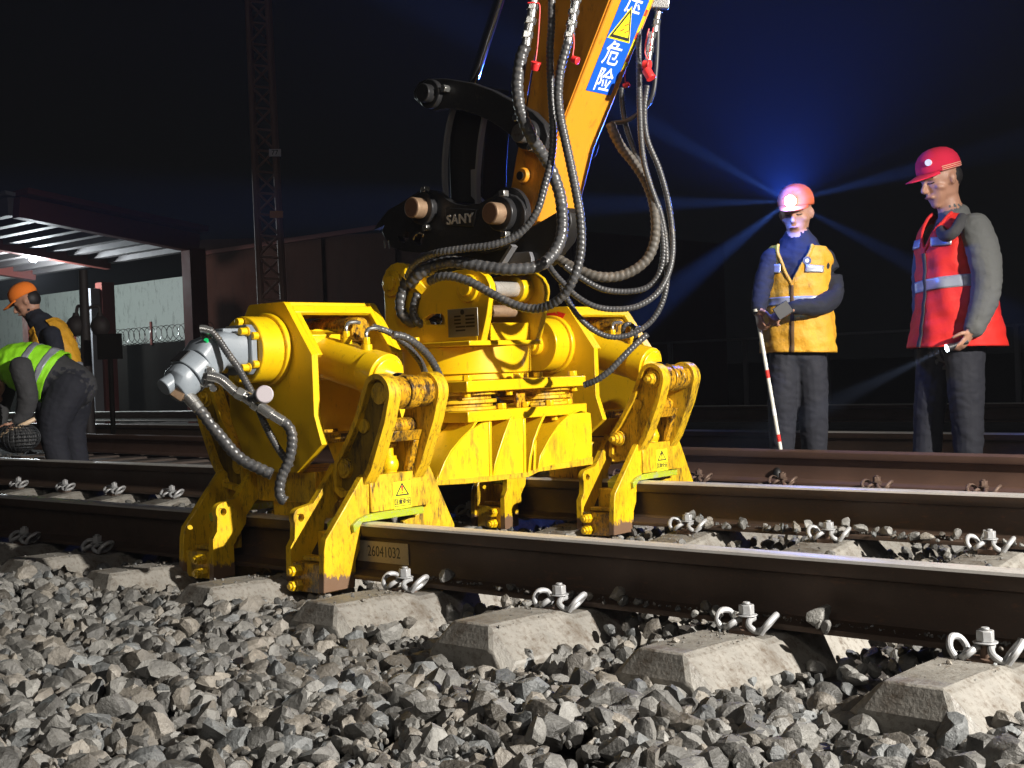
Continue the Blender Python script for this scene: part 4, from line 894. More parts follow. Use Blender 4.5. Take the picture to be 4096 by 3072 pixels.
def cap(p0, p1, r, strap, label, dd_):
    t = thing('dust_cap', on(*p0, D=dd_), label, 'dust cap', 'red rubber dust caps on straps')
    a, c = on(*p0, D=dd_), on(*p1, D=dd_ - .01); v = (c - a) / np.linalg.norm(c - a)
    MB().cyl(a, c, r, n=26).cyl(c, c + v * .004, r * 1.12, n=26).build('cup', RED, t, bevel=.002)
    MB().tube([on(*p, D=dd_) for p in strap], .0022, n=8).build('strap', RED, t)
    return t
cap((1156, 152), (1158, 136), .017, [(1140, 6), (1158, 6), (1166, 14), (1164, 60), (1161, 100), (1157, 132)], 'large red cap hanging left, over the orange arm edge', D0 - .32)
cap((1236, 127), (1246, 131), .012, [(1230, 62), (1238, 75), (1240, 95), (1237, 120)], 'small red cap hanging on the arm face', D0 - .39)
cap((1390, 140), (1402, 140), .0165, [(1402, 62), (1397, 80), (1393, 110), (1398, 128)], 'upper of the two red caps in the right bundle', D0 - .05)
cap((1396, 150), (1406, 168), .0165, [(1411, 60), (1407, 90), (1402, 120), (1400, 148)], 'lower of the two red caps in the right bundle', D0 - .07)
cap((1347, 186), (1356, 182), .0095, [(1352, 150), (1350, 165), (1351, 178)], 'tiny red cap just right of the arm edge', D0 + .1)
q = at([(1400, 3), (1445, 5)], D0 - .02); MB().obox(q[0], q[1], .03, .05).build('pipe_clamp', STEEL, exa, bevel=.003)
# number plate on the near rail web
yw = -.0105; q0 = on(780, 1172, Y=yw); q1 = on(883, 1205, Y=yw)
pl = MB().box((q0[0] - .02, yw - .0015, -.128), (q1[0], yw - .0002, -.060)).build('rail_number_plate', mat('cream_label', (.42, .34, .22), .6, 0, (.2, .15, .1), .3, 10), None, label='cream number label 26041032 on the web of the near rail', cat='label')
text_mesh('rail_number', '26041032', .050, ((q0[0] + q1[0]) / 2 - .002, yw - .0020, -.094), (1, 0, 0), (0, 0, 1), INK, pl, .0002, sx=.78)

# ================================================================== BACKGROUND
MARO = mat('maroon_steel', (0.11, 0.032, 0.026), .6, 0, (.05, .03, .025), .3, 2, 1)
ROOFM = mat('roof_sheet', (0.16, 0.16, 0.17), .6, 0, (.12, .11, .10), .3, 1.5, 1)
WALLC = mat('pale_concrete_wall', (0.52, 0.53, 0.50), .8, 0, (.16, .15, .14), .45, .8, 3, .5, 8)
DARKW = mat('dark_wall', (0.007, 0.006, 0.005), .9, 0, (.004, .0035, .003), .4, 1)
BRNW = mat('brown_cladding', (0.030, 0.010, 0.006), .8, 0, (.008, .004, .003), .3, .6, 4)
XG = -20.0
shed = thing('open_shed', (XG, 9, -.3), 'open steel shed with a sloping roof and maroon beams in the left background', 'shed')
e0_, e1_ = on(35, 448, X=XG), on(424, 526, X=XG)
r0_, r1_ = e0_, e1_
MB().obox(r0_, r1_, .22, .34, up=(0, 0, 1)).build('rake_beam', MARO, shed, bevel=.01)
MB().obox(r0_ + np.array([.15, 0, .23]), r1_ + np.array([.15, 0, .23]), .5, .10).build('roof_edge', MARO, shed, bevel=.01)
sl_ = (r1_ - r0_); ridge = r0_ - sl_ * .05; back = ridge - np.array([0, 9.0, 0]) * 1.0
back = np.array([XG, ridge[1] - 7.5, ridge[2] - 1.2])
b = MB()
for P, Q in ((ridge, r1_),):
    b.add([P + [0, 0, .18], Q + [0, 0, .18], Q + [-15, 0, .18], P + [-15, 0, .18], P + [0, 0, .24], Q + [0, 0, .24], Q + [-15, 0, .24], P + [-15, 0, .24]], [(0, 1, 2, 3), (7, 6, 5, 4), (0, 4, 5, 1), (1, 5, 6, 2), (2, 6, 7, 3), (3, 7, 4, 0)])
b.build('roof', ROOFM, shed)
for t in np.linspace(.05, 1, 9):
    P = ridge + (r1_ - ridge) * t; MB().box((XG - 15, P[1] - .09, P[2] - .12), (XG - .12, P[1] + .09, P[2] + .175)).build('purlin', mat('purlin_steel', (.10, .09, .09), .7) if t < .06 else bpy.data.materials['purlin_steel'], shed)
for k in (1, 2):
    MB().obox(ridge - sl_ * .8 - np.array([2.95 * k, 0, .06]), r1_ - np.array([2.95 * k, 0, .06]), .2, .36).build('frame_beam', MARO, shed, bevel=.01)
MB().box((XG - .14, r1_[1] - .24, -.35), (XG + .14, r1_[1] + .10, r1_[2] - .1)).build('post', MARO, shed, bevel=.01)
for k in (1, 2): MB().box((XG - 2.95 * k - .12, r1_[1] - .26, -.35), (XG - 2.95 * k + .12, r1_[1] + .02, r1_[2] - .5)).build('post', MARO, shed, bevel=.01)
MB().box((XG - 3.0, r1_[1] - .46, -.35), (XG - 2.9, r1_[1] - .27, r1_[2] - .62)).build('downpipe', ROOFM, shed)
lp = on(72, 556, X=XG - 3.5)
slamp = subpart('shed_lamp', lp, shed)
MB().cyl(lp, lp + np.array([0, 0, .14]), .16, .07, n=24).cyl(lp + np.array([0, 0, .14]), lp + np.array([0, 0, .8]), .012, n=8).build('lamp_housing', ROOFM, slamp)
MB().ball(lp + np.array([0, 0, -.03]), .085, 16, (1, 1, .7)).build('bulb', mat('lamp_glass', (1, 1, 1), .3, emit=(.85, .95, 1.0), estr=26), slamp)
lamp('shed_lamp_light', 'POINT', lp + np.array([.05, -.05, -.28]), None, 480, (.86, .95, 1.0), .10)
lamp('wall_fill_light', 'POINT', (XG - 9.5, lp[1] - .4, 2.3), None, 560, (.80, .97, .95), .15)  # added light without a fixture, out of view, brightens the concrete wall
# pale wall, brown building, dark yard wall with razor wire
for m_ in (MARO, ROOFM, WALLC, DARKW, BRNW, EARTH): m_.node_tree.nodes['Principled BSDF'].inputs['Specular IOR Level'].default_value = .05
YW = 15.0
w0_, w1_ = on(-60, 655, Y=YW), on(415, 597, Y=YW)
MB().box((w0_[0] - 6, YW, -.35), (w1_[0] + .3, YW + .25, (w0_[2] + w1_[2]) / 2)).box((w0_[0] - 6, YW - .03, .95), (w1_[0] + .3, YW - .002, 1.02)).build('concrete_wall', WALLC, None, label='pale concrete wall behind the open shed, lit by its lamp', cat='wall')
YB = 13.2
bp = [tuple(on(x, y, Y=YB)[[0, 2]]) for x, y in ((398, 519), (620, 512), (830, 503), (1262, 500))]
bl_ = MB().prism([(bp[0][0], -.35)] + bp + [(bp[-1][0], -.35)], 1, YB, YB + 4).build('brown_building', BRNW, None, label='low dark brown building behind the machine and the lattice mast', cat='building')
MB().box((bp[0][0], YB - .08, bp[1][1] - .12), (bp[-1][0], YB - .002, bp[1][1] - .04)).build('eave_trim', MARO, bl_)
for x in np.linspace(bp[0][0] + .4, bp[-1][0] - .3, 6): MB().box((x - .07, YB - .05, -.35), (x + .07, YB - .002, bp[1][1] - .13)).build('pilaster', BRNW, bl_)
YD = 11.4
d0_, d1_ = on(60, 741, Y=YD), on(428, 734, Y=YD)
MB().box((d0_[0] - 4, YD, -.35), (d1_[0] + .4, YD + .18, d1_[2])).build('yard_wall', DARKW, None, label='low black wall carrying razor wire in the left background', cat='wall')
b = MB(); zt = d1_[2] + .17
pts = [(d0_[0] + (d1_[0] + .3 - d0_[0]) * i / 520, YD + .09 + .16 * cos(i * .42), zt + .16 * sin(i * .42)) for i in range(521)]
b.tube(pts, .007, n=4, step=.2).build('razor_wire', STEEL, None, label='coiled razor wire along the top of the black yard wall', cat='razor wire')
for i, x in enumerate(np.linspace(d0_[0] + .6, d1_[0] - .1, 5)): MB().box((x - .03, YD - .03, zt - .2), (x + .03, YD - .002, zt + .25)).build('wire_post', MARO, None, label='short %s post holding the razor wire, %s from the left' % ('steel', ('first', 'second', 'third', 'fourth', 'fifth')[i]), cat='post')
# signal post with two hooded lamps on curved arms
sp_ = on(197, 1010, D=15.5); px_ = sp_[:2]
BLKP = mat('black_post', (.02, .014, .013), .7)
spt = thing('twin_arm_post', (px_[0], px_[1], -.27), 'maroon post with two round hoods on curved arms beside the worker in the orange cap', 'signal post')
Pz = lambda y: on(194, y, D=15.5)
MB().cyl((px_[0], px_[1], -.3), (px_[0], px_[1], 1.85), .075, .05, n=14).build('post', BLKP, spt)
zT = on(190, 640, D=15.5)[2]
for sx in (-1, 1):
    a0 = on(190, 668, D=15.5); c0 = on(190 + sx * 22, 662, D=15.5); c1 = on(190 + sx * 26, 690, D=15.5)
    MB().tube([(px_[0], px_[1], a0[2]), c0, c1], .02, n=8).build('curved_arm', BLKP, spt)
    MB().ball(c1 + np.array([0, 0, -.08]), .115, 16, (1, 1, 1.1)).cyl(c1 + np.array([0, 0, -.02]), c1 + np.array([0, 0, .08]), .06, .03, n=14).build('lamp_hood', BLKP, spt)
q0, q1 = on(210, 722, D=15.0), on(264, 775, D=15.0)
brd = MB().obox((q0 + [0, 0, (q1[2] - q0[2]) / 2]), (q1 - [0, 0, (q1[2] - q0[2]) / 2]), .05, q0[2] - q1[2]).cyl(((q0 + q1) / 2)[:3] * [1, 1, 0] + [0, 0, -.3], ((q0 + q1) / 2)[:3] * [1, 1, 0] + [0, 0, q1[2]], .03, n=8).build('notice_board', DARKW, None, label='dark blank notice board on a post right of the twin lamp post', cat='board')
TWR = mat('mast_steel', (.26, .15, .11), .7)
# lattice mast
tw = thing('lattice_mast', on(582, 900, D=19) * [1, 1, 0] + [0, 0, -.3], 'tall dark lattice mast rising behind the machine, with small number plate', 'mast')
Lf = lambda y: (534 + (y / 640) * 27, 577 + (y / 640) * 33)
dd0 = 19.0
for k, dd_ in ((0, dd0), (1, dd0 + .55)):
    for j in (0, 1): MB().cyl(on(Lf(-120)[j] + k * 4, -120, D=dd_), on(Lf(860)[j] + k * 4, 860, D=dd_), .040, n=8).build('leg', TWR, tw)
ys = list(range(-90, 860, 46)); b = MB()
for i in range(len(ys) - 1):
    a = on(Lf(ys[i])[i % 2], ys[i], D=dd0); c = on(Lf(ys[i + 1])[(i + 1) % 2], ys[i + 1], D=dd0); b.cyl(a, c, .020, n=5)
    a = on(Lf(ys[i])[0], ys[i], D=dd0 + .03); c = on(Lf(ys[i])[1], ys[i] + 4, D=dd0 + .03); b.cyl(a, c, .018, n=5)
    a = on(Lf(ys[i])[(i + 1) % 2] + 4, ys[i], D=dd0 + .55); c = on(Lf(ys[i + 1])[i % 2] + 4, ys[i + 1], D=dd0 + .55); b.cyl(a, c, .018, n=5)
b.build('bracing', TWR, tw)
q = on(594, 330, D=dd0 - .1); npt = MB().obox(q - RT * .085, q + RT * .085, .02, .105).build('number_plate', mat('plate_white', (.75, .7, .7), .5), tw)
text_mesh('plate_number', '77', .10, q - FW * .016, tuple(RT), tuple(UP), INK, npt, .001)
q = on(598, 463, D=dd0 - .1); MB().obox(q - RT * .10, q + RT * .09, .03, .10).build('steel_box', ORG, tw)
# fence and low wall far behind the men at the right
fy = 14.0; b0 = on(1500, 905, Y=fy); b1 = on(2260, 905, Y=fy)
fnc = thing('mesh_fence', (b0[0], fy, -.3), 'dark mesh fence panels far behind the two standing men', 'fence')
z1 = on(1850, 722, Y=fy)[2]; x = b0[0] - .4; b = MB()
b.box((b0[0] - 1, fy - .02, z1), (b1[0] + 2, fy + .02, z1 + .03)).build('top_rail', mat('fence_grey', (.10, .10, .11), .7), fnc)
while x < b1[0] + 1.5: MB().box((x - .03, fy - .03, -.35), (x + .03, fy - .021 + .05, z1)).build('post', bpy.data.materials['fence_grey'], fnc); x += 1.35

# ================================================================== PEOPLE
SKIN = mat('skin', (0.42, 0.22, 0.145), .5, bump=.2, bscale=200)
HAIR = mat('black_hair', (0.012, 0.01, 0.01), .6)
NAVY = mat('navy_jacket', (0.009, 0.011, 0.020), .85, bump=.4, bscale=30, ddist=.01)
TROU = mat('dark_trousers', (0.012, 0.013, 0.020), .85, bump=.4, bscale=25, ddist=.01)
GREYJ = mat('grey_jacket', (0.105, 0.108, 0.105), .85, bump=.5, bscale=22, ddist=.012)
DGREY = mat('dark_grey_jacket', (0.040, 0.040, 0.042), .85, bump=.5, bscale=22, ddist=.012)
SHOE = mat('black_shoe', (0.012, 0.012, 0.012), .5)
VRED = mat('red_vest', (0.76, 0.020, 0.012), .7, bump=.4, bscale=16, ddist=.012, var=.15, vscale=5)
VYEL = mat('yellow_orange_vest', (0.72, 0.36, 0.02), .65, 0, (.2, .1, .02), .25, 6, 2, .6, 16, .2, 5, ddist=.02)
VLIM = mat('lime_vest', (0.33, 0.85, 0.02), .6, bump=.5, bscale=16, ddist=.015)
REFL = mat('reflective_strip', (0.36, 0.38, 0.42), .35, .3)
CAPR = mat('magenta_red_cap', (0.62, 0.010, 0.05), .95, bump=.4, bscale=60)
CAPO = mat('orange_cap', (0.62, 0.12, 0.04), .95, bump=.4, bscale=60)
HELO = mat('bright_orange_cap', (0.85, 0.20, 0.015), .9, bump=.4, bscale=60)
CREAM = mat('cream_trim', (.75, .55, .35), .6)

def chain(pts, side, cap=True, n=16):
    """pts: (centre, half width along side, half depth); rounded ends"""
    side = np.array(side, float); P = [np.array(p[0], float) for p in pts]; R_ = [(p[1], p[2]) for p in pts]
    # interpolate smoothly
    Q = np.array([np.concatenate([p, r]) for p, r in zip(P, R_)]); Q = spline(Q, .03) if len(Q) > 2 else np.vstack([Q[0] + (Q[1] - Q[0]) * t for t in np.linspace(0, 1, 6)])
    cs, rs = Q[:, :3], np.maximum(Q[:, 3:], .002); T = np.gradient(cs, axis=0); T /= np.linalg.norm(T, axis=1)[:, None]
    if cap:
        e0, e1 = min(rs[0]), min(rs[-1]); addc = []; 
        st = [(-.95, .31), (-.7, .71), (-.38, .92)]
        cs = np.vstack([[cs[0] + T[0] * e0 * a for a, _ in st], cs, [cs[-1] - T[-1] * e1 * a for a, _ in reversed(st)]])
        rs = np.vstack([[rs[0] * b for _, b in st], rs, [rs[-1] * b for _, b in reversed(st)]])
        T = np.vstack([[T[0]] * 3, T, [T[-1]] * 3])
    vs = []
    for c, r, t in zip(cs, rs, T):
        a = side - t * (side @ t); a /= np.linalg.norm(a); b = np.cross(t, a)
        for k in range(n):
            th = 2 * pi * k / n; vs.append(c + a * r[0] * cos(th) + b * r[1] * sin(th))
    m = len(cs); fs = [(i * n + k, i * n + (k + 1) % n, (i + 1) * n + (k + 1) % n, (i + 1) * n + k) for i in range(m - 1) for k in range(n)] + [tuple(reversed(range(n))), tuple(range((m - 1) * n, m * n))]
    return vs, fs, cs
def body(name, chains, parent, voxel=.007, smooth=4):
    b = MB(); samples = []; mats = []
    for m, pts, side in chains:
        v, f, cs = chain(pts, side); b.add(v, f)
        if m not in mats: mats.append(m)
        samples.append((mats.index(m), v))
    me = bpy.data.meshes.new(name); me.from_pydata(b.v, [], b.f)
    bm = bmesh.new(); bm.from_mesh(me); bmesh.ops.recalc_face_normals(bm, faces=bm.faces); bm.to_mesh(me); bm.free()
    t = bpy.data.objects.new(name + '_t', me); C.objects.link(t)
    r = t.modifiers.new('r', 'REMESH'); r.mode = 'VOXEL'; r.voxel_size = voxel; r.adaptivity = 0
    sm_ = t.modifiers.new('s', 'SMOOTH'); sm_.factor = .5; sm_.iterations = smooth
    dg = bpy.context.evaluated_depsgraph_get(); me2 = bpy.data.meshes.new_from_object(t.evaluated_get(dg)); bpy.data.objects.remove(t)
    me2.name = name; me2.materials.clear()
    for m in mats: me2.materials.append(m)
    from mathutils.kdtree import KDTree
    allp = [(i, p) for i, v in samples for p in v]; kd = KDTree(len(allp))
    for k, (i, p) in enumerate(allp): kd.insert(Vector([float(x) for x in p]), k)
    kd.balance()
    vm = np.zeros(len(me2.vertices), bool)
    from mathutils import noise as mn
    skin_ids = [i for i, m in enumerate(mats) if m in (SKIN, SHOE)]
    idx = [allp[kd.find(p.center)[1]][0] for p in me2.polygons]
    nv = len(me2.vertices); fv = np.array([list(p.vertices)[:4] if len(p.vertices) >= 4 else list(p.vertices) + [p.vertices[0]] for p in me2.polygons]); lab = np.array(idx)
    for _ in range(7):
        cnt = np.zeros((nv, len(mats)))
        for k in range(4): np.add.at(cnt, (fv[:, k], lab), 1)
        vv = cnt[fv].sum(axis=1); lab = vv.argmax(axis=1)
    idx = [int(i) for i in lab]
    cloth = set(); bad = set()
    for p, i in zip(me2.polygons, idx): (bad if i in skin_ids else cloth).update(p.vertices)
    nrm = [v.normal.copy() for v in me2.vertices]
    for vi in cloth - bad:
        q = me2.vertices[vi].co; a = mn.noise(Vector((q.x * 9, q.y * 9, q.z * 5))) * .009 + abs(mn.noise(Vector((q.x * 16 + q.z * 9, q.y * 16, q.z * 22 + 3)))) * .007 - .002
        me2.vertices[vi].co = q + nrm[vi] * a
    me2.polygons.foreach_set('material_index', idx); me2.polygons.foreach_set('use_smooth', [True] * len(idx))
    o = bpy.data.objects.new(name, me2); C.objects.link(o); o.parent = parent; o.matrix_parent_inverse = Matrix.Translation(-Vector(parent_world(parent))); return o
def shell(name, rings, side, m, parent, drop=None, n=56, wr=.006, off=0.0, seed=1, thick=.006, t0=0, t1=1, trim=None):
    n = 112
    """garment: open elliptical sleeve along rings with folds; drop(theta, t) removes faces"""
    Q = spline(np.array([np.concatenate([np.array(p[0], float), [p[1], p[2]]]) for p in rings]), .009); side = np.array(side, float)
    M_ = len(Q); i0, i1 = int(t0 * (M_ - 1)), int(t1 * (M_ - 1)); T = np.gradient(Q[:, :3], axis=0); T /= np.linalg.norm(T, axis=1)[:, None]
    vs = []; rr = np.random.RandomState(seed); ph = rr.rand(8) * 6.28
    for i in range(i0, i1 + 1):
        c, t = Q[i, :3], T[i]; a = side - t * (side @ t); a /= np.linalg.norm(a); b = np.cross(t, a); u = i / (M_ - 1)
        for k in range(n):
            th = 2 * pi * k / n
            w = wr * (sin(th * 7 + ph[0] + 3 * sin(u * 7 + ph[1])) * .5 + sin(th * 13 + u * 9 + ph[2]) * .3 + sin(u * 38 + th * 3 + ph[3]) * .35 + sin(u * 70 - th * 5 + ph[4]) * .2)
            vs.append(c + a * (Q[i, 3] + off + w) * cos(th) + b * (Q[i, 4] + off + w) * sin(th))
    fs = []; m_ = i1 - i0 + 1
    for i in range(m_ - 1):
        u = (i + i0 + .5) / (M_ - 1)
        for k in range(n):
            if drop and drop(2 * pi * (k + .5) / n, u): continue
            fs.append((i * n + k, i * n + (k + 1) % n, (i + 1) * n + (k + 1) % n, (i + 1) * n + k))
    o = MB().add(vs, fs).build(name, m, parent, smooth=60)
    so = o.modifiers.new('thickness', 'SOLIDIFY'); so.thickness = thick; so.offset = -1
    if trim:
        FT_, u0, sl_t = trim
        for sg in (-1, 1):
            pts = []
            for i in range(int(u0 * (M_ - 1)), M_):
                u = i / (M_ - 1); th = FT_ + sg * (u - u0) * sl_t; c, t = Q[i, :3], T[i]; a = side - t * (side @ t); a /= np.linalg.norm(a); b = np.cross(t, a)
                pts.append(c + a * (Q[i, 3] + off) * cos(th) + b * (Q[i, 4] + off) * sin(th))
            MB().tube(pts[::2], .0085, n=8, step=.01).build('edge_binding', m, o)
    return o
def hand(wrist, palm_dir, normal, side_thumb, size=.18, curl=.9, m=SKIN):
    """palm and five separate curled fingers as chains"""
    w = np.array(wrist, float); d = np.array(palm_dir, float); d /= np.linalg.norm(d); nn = np.array(normal, float); nn = nn - d * (nn @ d); nn /= np.linalg.norm(nn); s_ = np.cross(d, nn) * side_thumb
    pl = size * .5; out = [(m, [(w - d * .02, .026, .021), (w + d * pl * .35, .034, .017), (w + d * pl * .8, .040, .015), (w + d * pl, .036, .013)], s_)]
    for k, (o_, L_) in enumerate(((.029, .43), (.0095, .48), (-.010, .44), (-.028, .35))):
        L = size * L_ * 1.0; p = w + d * pl * .93 + s_ * o_; pts = [(p - d * .012, .0088, .0088), (p, .0088, .0088)]; a = curl * (.25 + .05 * k); q = p
        for j, fr_ in enumerate((.45, .30, .25)):
            q = q + (d * cos(a) - nn * sin(a)) * L * fr_; a += curl * .75; pts.append((q, .0085 - .001 * j, .0085 - .001 * j))
        out.append((m, pts, s_))
    t0 = w + d * pl * .25 + s_ * .028; t1 = t0 + (d * .55 + s_ * .75 - nn * .25) * .034; t2 = t1 + (d * .85 + s_ * .25 - nn * .5) * .032; t3 = t2 + (d * .9 - nn * .45) * .024
    out.append((m, [(t0 - s_ * .012, .013, .013), (t1, .0115, .0115), (t2, .0095, .0095), (t3, .008, .008)], nn))
    return out
def head(c, face, up, sc=1.0, m=SKIN):
    """c: centre of the skull; face: forward; returns chains"""
    c = np.array(c, float); f = np.array(face, float); f /= np.linalg.norm(f); u = np.array(up, float); u = u - f * (u @ f); u /= np.linalg.norm(u); s_ = np.cross(f, u)
    P = lambda x, y, z: c + (s_ * x + f * y + u * z) * sc
    ch = [(m, [(P(0, -.010, -.045), .060 * sc, .072 * sc), (P(0, -.012, .0), .075 * sc, .094 * sc), (P(0, -.012, .045), .072 * sc, .090 * sc), (P(0, -.012, .085), .045 * sc, .06 * sc)], s_),
          (m, [(P(0, .050, -.098), .026 * sc, .022 * sc), (P(0, .042, -.075), .045 * sc, .036 * sc), (P(0, .030, -.035), .058 * sc, .050 * sc), (P(0, .03, .0), .062 * sc, .052 * sc), (P(0, .03, .03), .06 * sc, .05 * sc)], s_),
          (m, [(P(0, .084, .008), .008 * sc, .009 * sc), (P(0, .096, -.012), .010 * sc, .011 * sc), (P(0, .106, -.030), .014 * sc, .012 * sc), (P(0, .092, -.036), .012 * sc, .008 * sc)], s_),
          (m, [(P(-.042, .066, .020), .007 * sc, .010 * sc), (P(-.02, .080, .024), .007 * sc, .009 * sc), (P(.02, .080, .024), .007 * sc, .009 * sc), (P(.042, .066, .020), .007 * sc, .010 * sc)], u),
          (m, [(P(-.020, .080, -.064), .006 * sc, .007 * sc), (P(0, .088, -.062), .007 * sc, .009 * sc), (P(.020, .080, -.064), .006 * sc, .007 * sc)], u),
          (m, [(P(-.045, .055, -.022), .014 * sc, .016 * sc), (P(-.052, .035, -.028), .016 * sc, .016 * sc)], u), (m, [(P(.045, .055, -.022), .014 * sc, .016 * sc), (P(.052, .035, -.028), .016 * sc, .016 * sc)], u)]
    for sx in (-1, 1): ch.append((m, [(P(sx * .078, -.006, .016), .007 * sc, .016 * sc), (P(sx * .082, -.010, .0), .008 * sc, .018 * sc), (P(sx * .077, -.004, -.024), .006 * sc, .011 * sc)], s_))
    return ch, P, s_, f, u
def features(P, s_, f, u, sc, par):
    b = MB()
    for sx in (-1, 1): b.tube([P(sx * .014, .0905, .022), P(sx * .030, .086, .0285), P(sx * .047, .072, .022)], .0032 * sc, n=6)
    b.build('eyebrows', HAIR, par)
    b = MB()
    for sx in (-1, 1): b.tube([P(sx * .016, .081, .002), P(sx * .030, .0795, -.0015), P(sx * .043, .069, .001)], .0026 * sc, n=6)
    b.build('eyelids', HAIR, par)
    MB().tube([P(-.020, .0865, -.0625), P(0, .0965, -.0605), P(.020, .0865, -.0625)], .0028 * sc, n=6).build('lips', mat('lips', (.28, .10, .08), .5), par)
def cap_hat(P, s_, f, u, sc, m, par, brim=.075, name='cap', tilt=0.0, full=False):
    n = 32; vs = []; prof = [(0, .102), (.014, .104), (.034, .103), (.058, .096), (.080, .080), (.096, .056), (.104, .028), (.106, .004)]
    for h, r in prof:
        for k in range(n): a = 2 * pi * k / n; vs.append(P(cos(a) * r * .84, -.008 + sin(a) * r * 1.0, .042 + h))
    fs = [(i * n + k, i * n + (k + 1) % n, (i + 1) * n + (k + 1) % n, (i + 1) * n + k) for i in range(len(prof) - 1) for k in range(n)] + [tuple(range((len(prof) - 1) * n, len(prof) * n))]
    o = MB().add(vs, fs).build(name, m, par, smooth=60); so = o.modifiers.new('thickness', 'SOLIDIFY'); so.thickness = .004; so.offset = 1
    vs = []; fs = []; k2 = 16
    for j in range(6):
        t = j / 5
        for i in range(k2 + 1):
            a = pi * (.19 + .62 * i / k2); w = sin(pi * i / k2) ** .6
            vs.append(P(cos(a) * .088, -.008 + sin(a) * .104 + t * brim * w, 0.044 - t * .012 * w - .008 * t * abs(cos(a)) - .006 * t))
    for j in range(5):
        for i in range(k2): fs.append((j * (k2 + 1) + i, j * (k2 + 1) + i + 1, (j + 1) * (k2 + 1) + i + 1, (j + 1) * (k2 + 1) + i))
    o2 = MB().add(vs, fs).build('peak', m, o, smooth=60); so = o2.modifiers.new('thickness', 'SOLIDIFY'); so.thickness = .005; so.offset = 0
    return o
UPV = np.array([0, 0, 1.0]); GRD = -.262
RH = np.array([cos(yaw), sin(yaw), 0.0]); FH = np.array([-sin(yaw), cos(yaw), 0.0])

